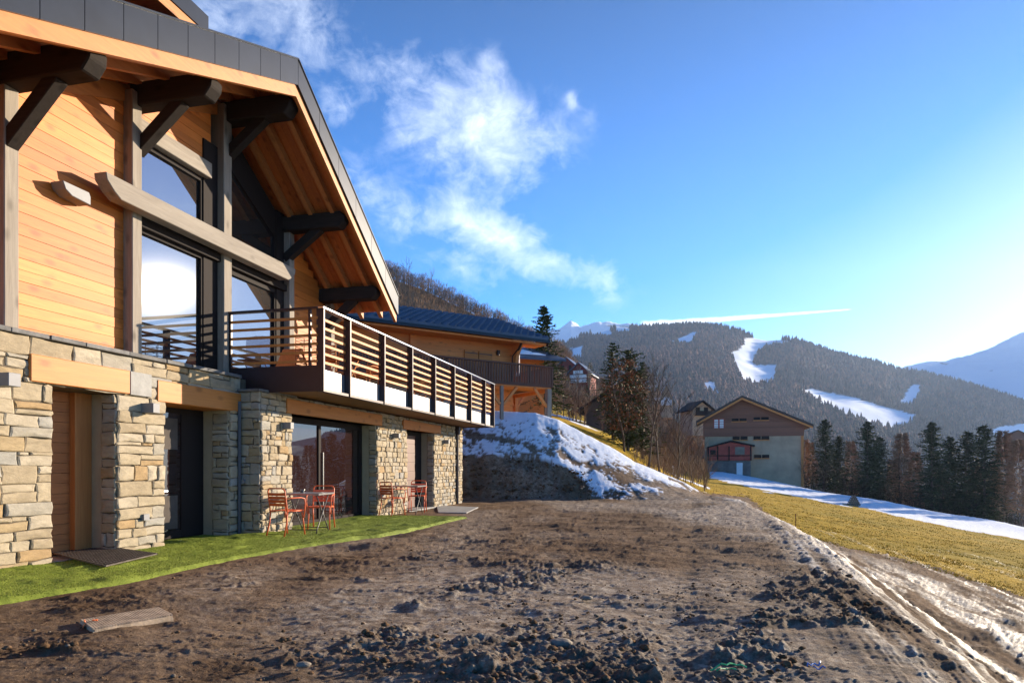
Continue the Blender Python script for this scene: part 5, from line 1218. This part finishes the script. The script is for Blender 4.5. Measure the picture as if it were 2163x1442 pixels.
w_.box(bx(1497),bx(1586),-1.66,-1.604,bz(963),bz(961)); w_.build('bay_trim', M['frame'], bay)
w_ = MB(); w_.box(bx(1553),bx(1572),-1.64,-1.606,bz(960),bz(944)); w_.build('window', mat('lace_curtained_glass', (.16,.13,.09), .4, .5, var=.4, vscale=1), bay)
w_ = MB(); w_.box(bx(1503),bx(1514),-1.64,-1.606,bz(960),bz(950)); w_.build('window', M['frame'], bay)
w_ = MB(); w_.prism([(bx(1494),bz(947)),(bx(1545),bz(933)),(bx(1592),bz(943)),(bx(1592),bz(943)+.2),(bx(1545),bz(933)+.25),(bx(1494),bz(947)+.2)], 1, -1.9, .1); w_.build('bay_roof', M['frame'], bay)
w_ = MB(); w_.box(bx(1498),bx(1584),-1.5,.1,-4,bz(973)); w_.build('bay_base', mat('barn_stone', (.17,.15,.13), .9, .2, var=.4, vscale=1.2, bump=.4), bay)
w_ = MB(); w_.box(bx(1556),bx(1568),-1.6,-1.51,bz(1003),bz(977)); w_.build('door', M['white'], barn)
w_ = MB(); w_.box(bx(1684),bx(1689),-.14,-.121,-4,bz(921)); w_.build('corner_board', M['nb_wood'], barn)

# ------------------------------------------------------------------ ski lift pylons and cabins
for u, Yp, hgt in ((1624,1350,20),(1732,1000,17)):
    X_, z_ = hill_point(np.array([float(u)]), np.array([float(Yp)])); p = empty('lift_pylon', (float(X_[0]), Yp, float(z_[0])), 0, 'thin steel ski lift pylon on the upper white piste' if u == 1624 else 'thin steel ski lift pylon on the lower white piste', 'pylon')
    mb = MB(); mb.tube([(0,0,-3),(0,0,hgt)], .8, 8, r1=.5); mb.build('mast', M['frame'], p); mb = MB(); mb.box(-5,5,-.5,.5,hgt-.1,hgt+.9); mb.build('crossarm', M['frame'], p)
# ------------------------------------------------------------------ place trees
def put(t, u, Y, s=1.0, rz=None, dz=0.0): return place(t, u, Y, s, rz, dz)
def place_lh(o, u, Y, s=1.0, dz=0):
    x = (u-CU)/F*Y; z = CH-(float(lh_v(np.array([float(u)]), np.array([float(Y)]))[0])-HV)*Y/F; o.location = (x, Y, z+dz-.3); o.rotation_euler = (0,0,rnd.uniform(0,6.28)); o.scale = (s,s,s); return o
put(make_tree('spruce', 1, 7.6, 2.3, 'tall green spruce right of the neighbour chalet', 'spruce_tree', layers=44, per=10, tufts=10, ragged=.45), 1148, 48)
put(make_tree('spruce', 2, 6.3, 1.9, 'thick spruce mixed with dry brown leaves below the hill', 'spruce_tree', layers=40, per=12, tufts=9, ragged=.7, power=.35), 1326, 43)
put(make_tree('spruce', 3, 6.2, 1.2, 'second spruce tip right of the thick brown spruce', 'spruce_tree', layers=30, per=9, tufts=8, ragged=.7, power=.5), 1356, 44)
put(make_tree('spruce', 4, 6.3, 1.1, 'spruce tip at the left side of the thick brown spruce', 'spruce_tree', layers=30, per=9, tufts=8, ragged=.7, power=.5), 1294, 44.5)
# dry leafed tree wrapped round the spruce
def leafy(seed, H, R, n, label):
    t = empty('leafy_tree', label=label, cat='tree'); a, b = bare_tree_mb(seed, H, R/H, 10, 5, 3, up=1.0); a.build('trunk', M['bark'], t); b.build('branches', M['twig'], t)
    r = random.Random(seed); cr = MB()
    for i in range(n):
        f = r.random(); aa = r.uniform(0,6.283); rr = R*(.5+.5*math.sin(math.pi*min(1,f*1.1)))*math.sqrt(r.random()); z = H*(.22+.72*f)
        tuft(cr.v, cr.f, Vector((rr*math.cos(aa), rr*math.sin(aa), z)), Vector((r.uniform(-1,1), r.uniform(-1,1), r.uniform(-1,.3))), r.uniform(.08,.2), r.uniform(.05,.12), r)
    cr.build('crown', M['brownleaf'], t); return t
put(leafy(5, 5.9, 1.6, 900, 'small tree hung with dry orange leaves before the thick spruce'), 1318, 40.5)
put(make_tree('bare', 11, 7.6, 2.2, 'tall bare sapling with upright pale twigs right of the leafy tree', 'bare_tree', crown_m=M['palebark'], n1=15, n2=7, n3=4, thick=.009, up=1.7), 1392, 40)
put(make_tree('bare', 12, 6.2, 2.0, 'leaning bare tree with many stems above the meadow corner', 'bare_tree', crown_m=M['twig'], n1=14, n2=7, n3=4, thick=.010, up=1.2), 1370, 38.5)
put(make_tree('bare', 13, 6.0, 2.4, 'lower spreading bare tree at the end of the snowy bank', 'bare_tree', n1=13, n2=7, n3=4, thick=.010, up=.9), 1432, 44)
put(make_tree('bare', 14, 4.6, 1.2, 'slim young tree with a few yellow leaves in front of the barn', 'bare_tree', n1=10, n2=6, n3=3, thick=.016, up=.8), 1462, 62)
put(make_tree('spruce', 15, 5.2, 1.1, 'small blue green spruce above the shed', 'spruce_tree', crown_m=M['darkspruce'], layers=20, per=7, tufts=6), 1246, 70, dz=1.0)
# thicket of bare trees behind
TH = 'bare trees of the grey thicket'; tl = 'bare grey tree in the tangled thicket between the chalets and the barn'
v1 = make_tree('bare', 21, 6, 2.3, tl, 'bare_tree', TH, n1=10, n2=6, n3=4, thick=.010, up=.9); v2 = make_tree('bare', 22, 6.5, 1.9, tl, 'bare_tree', TH, n1=12, n2=6, n3=3, thick=.009, up=1.4, crown_m=M['palebark'])
sp_ = [(1190,60),(1215,66),(1225,56),(1250,62),(1262,74),(1340,60),(1355,70),(1385,62),(1405,75),(1420,90),(1440,70),(1450,95),(1400,100),(1360,100),(1300,95),(1275,100),(1240,105),(1210,95),(1470,110),(1480,90),(1345,85),(1390,88),(1185,80),(1430,58),(1475,75),(1330,70)]
for i, (u, Y) in enumerate(sp_):
    t = (v1, v2)[i % 2] if i < 2 else copy_tree((v1, v2)[i % 2]); put(t, u, Y, rnd.uniform(.7, 1.15))
# ridge trees at left against the sky
RG = 'bare trees on the left ridge'
for i, (u, Y, s, lab) in enumerate(((858,290,2.5,'tall bare tree on the ridge right above the chalet roof'),(905,290,2.3,'wide bare tree on the ridge above the neighbour roof'),(940,290,1.7,'lower bare tree right of the wide one on the ridge'),(985,290,1.5,'bare tree low on the ridge above the blue roof'),(1092,290,1.9,'bare tree against the sky left of the tall spruce'),(1066,290,1.7,'second bare tree against the sky near the blue roof end'))):
    t = copy_tree((v1, v2)[i % 2]); t['label'] = lab; t['group'] = RG; place_lh(t, u, Y, s)
# wooded hillside: one mass of bare trees
def bushy(seed, n=90):
    r = random.Random(seed); v = []; f = []
    for sx in (-.02,.02): v += [(sx,0,0),(sx*.3,0,.9)]
    f.append((0,2,3,1))
    for i in range(n):
        t = r.random(); a = r.uniform(0,6.283); rr = .34*(1-abs(t-.45)*1.3)*math.sqrt(r.random())
        tuft(v, f, Vector((rr*math.cos(a), rr*math.sin(a), .18+.75*t)), Vector((math.cos(a)*.5, math.sin(a)*.5, 1+r.uniform(-.3,.3))), .13*r.uniform(.6,1.4), .012, r)
    return np.array(v), np.array(f)
def light_bare(seed):
    tk, cr = bare_tree_mb(seed, 1.0, .42, 9, 4, 2, .012, .9, sides=3); V = tk.v + cr.v; Fs = list(tk.f) + [tuple(i+len(tk.v) for i in f) for f in cr.f]
    q = [f for f in Fs if len(f) == 4]; return np.array(V), np.array(q)
g = np.random.default_rng(12); lh = [mat('hill_bare_trees', (.30,.17,.085), .9, .05, island=.4), mat('hill_bare_trees_grey', (.20,.14,.095), .9, .05, island=.4)]
for seed in (1,2):
    n = 2600; ut = 760+g.random(n)*800; Yt = 120*(300/120)**g.random(n); edge = g.random(n) < .12; Yt = np.where(edge, 296+5*g.random(n), Yt)
    xt = (ut-CU)/F*Yt; zt = CH-(lh_v(ut, Yt)-HV)*Yt/F; hh = (4.5+4*g.random(n))*np.where(ut > 1200, .8, 1.0)
    b = bushy(30+seed)
    scatter('hillside_wood', b, np.stack([xt,Yt,zt-.3],-1), np.stack([hh,hh],-1), g.random(n)*6.28, lh, (g.random(n) < .45).astype(int), 'brown bare wood covering the hillside above the chalets', 'wood')
# brush
n = 420; ub = 1165+g.random(n)*330; Yb_ = 52+g.random(n)*60; Yb_ = np.where(g.random(n) < .2, 37.5+6*g.random(n), Yb_); ub = np.where(Yb_ < 44, 1335+g.random(n)*100, ub)
xb_ = (ub-CU)/F*Yb_; zb_ = ground(xb_, Yb_)[0]; hb_ = np.where(Yb_ < 44, .7+.5*g.random(n), 1.2+2.2*g.random(n))
scatter('brushwood', light_bare(40), np.stack([xb_,Yb_,zb_-.1],-1), np.stack([hb_*1.2,hb_],-1), g.random(n)*6.28, [mat('brush', (.16,.095,.060), .9, .05, island=.4), lh[1]], (g.random(n) < .5).astype(int), 'tangled low brush under the bare trees', 'brush')
# right hand trees beyond the meadow
dm = M['darkspruce']
s1 = make_tree('spruce', 51, 12, 3.7, 'pointed dark spruce just right of the barn', 'spruce_tree', crown_m=dm, layers=44, per=11, tufts=9, ragged=.55, power=.65)
s2 = make_tree('spruce', 52, 12, 3.4, 'broad dark spruce, tallest between the barn and the brown larches', 'spruce_tree', crown_m=dm, layers=46, per=11, tufts=9, ragged=.55, power=.6)
put(s1, 1742, 104, .92); put(s2, 1832, 100, 1.0)
def cp_(o, u, Y, s, lab, grp=None):
    t = copy_tree(o); t['label'] = lab
    if grp: t['group'] = grp
    put(t, u, Y, s); return t
cp_(s2, 1772, 108, .82, 'shorter dark spruce second right of the barn'); cp_(s1, 1856, 103, .95, 'dark spruce touching the right side of the tallest one')
for u, Y, s, lab in ((1968,98,1.1,'leftmost spruce of the dark row right of the larches'),(2006,104,1.18,'second dark spruce in the row right of the larches'),(2042,100,1.12,'third dark spruce in the row with a sharp tip'),(2078,97,1.15,'last dark spruce of the row before the brown larches at the edge'),(2100,104,.9,'small dark spruce tucked behind the end of the row')):
    cp_(s1 if u % 4 else s2, u, Y, s, lab)
l1 = make_tree('larch', 61, 12, 2.6, 'tall reddish bare larch right of the broad spruce', 'larch_tree'); l2 = make_tree('larch', 62, 11, 2.4, 'brown larch close behind the right end of the barn', 'larch_tree', n=3600)
put(l1, 1905, 106, 1.22); put(l2, 1712, 112, .72)
for o, u, Y, s, lab in ((l2,1932,108,1.2,'reddish larch leaning on its taller neighbour before the dark row'),(l1,1885,112,1.1,'thin larch between the broad spruce and the tall reddish larch'),(l1,2118,98,1.15,'brown larch at the right end of the dark spruce row'),(l2,2150,94,1.12,'brown larch near the right edge of the view'),(l1,2062,112,1.25,'larch crown showing above the dark spruce row'),(l2,1797,114,1.05,'pale brown larch between the two spruce pairs'),(l2,1700,118,.85,'far larch showing above the barn roof end'),(l1,2190,92,.9,'larch at the very edge of the view'),(l2,1985,112,1.2,'larch behind the leftmost spruces of the row')):
    cp_(o, u, Y, s, lab)
n = 260; ub = 1690+g.random(n)*560; Yb_ = 97+g.random(n)*14; xb_ = (ub-CU)/F*Yb_; zb_ = ground(xb_, Yb_)[0]; hb_ = 2+3.5*g.random(n)
scatter('undergrowth', light_bare(41), np.stack([xb_,Yb_,zb_-.2],-1), np.stack([hb_,hb_],-1), g.random(n)*6.28, [mat('dark_brush', (.055,.038,.030), .9, .05, island=.4), mat('dark_green_brush', (.03,.035,.02), .9, .05)], (g.random(n) < .3).astype(int), 'dark undergrowth between the trunks beyond the meadow', 'undergrowth')

# ------------------------------------------------------------------ air
HAZE = True
if HAZE:
    hz = MB(); hz.box(-1500, 3800, -40, 3720, -420, 1080); ho = hz.build('haze', None); tag(ho, 'thin blue winter haze in the valley air', 'haze', kind='stuff')
    m = bpy.data.materials.new('air'); m.use_nodes = True; nt = m.node_tree; nt.nodes.clear(); o = nt.nodes.new('ShaderNodeOutputMaterial'); v = nt.nodes.new('ShaderNodeVolumePrincipled')
    v.inputs['Color'].default_value = (.48,.66,1,1); v.inputs['Density'].default_value = 8e-5; v.inputs['Anisotropy'].default_value = .35; nt.links.new(v.outputs[0], o.inputs['Volume'])
    ho.data.materials.append(m)
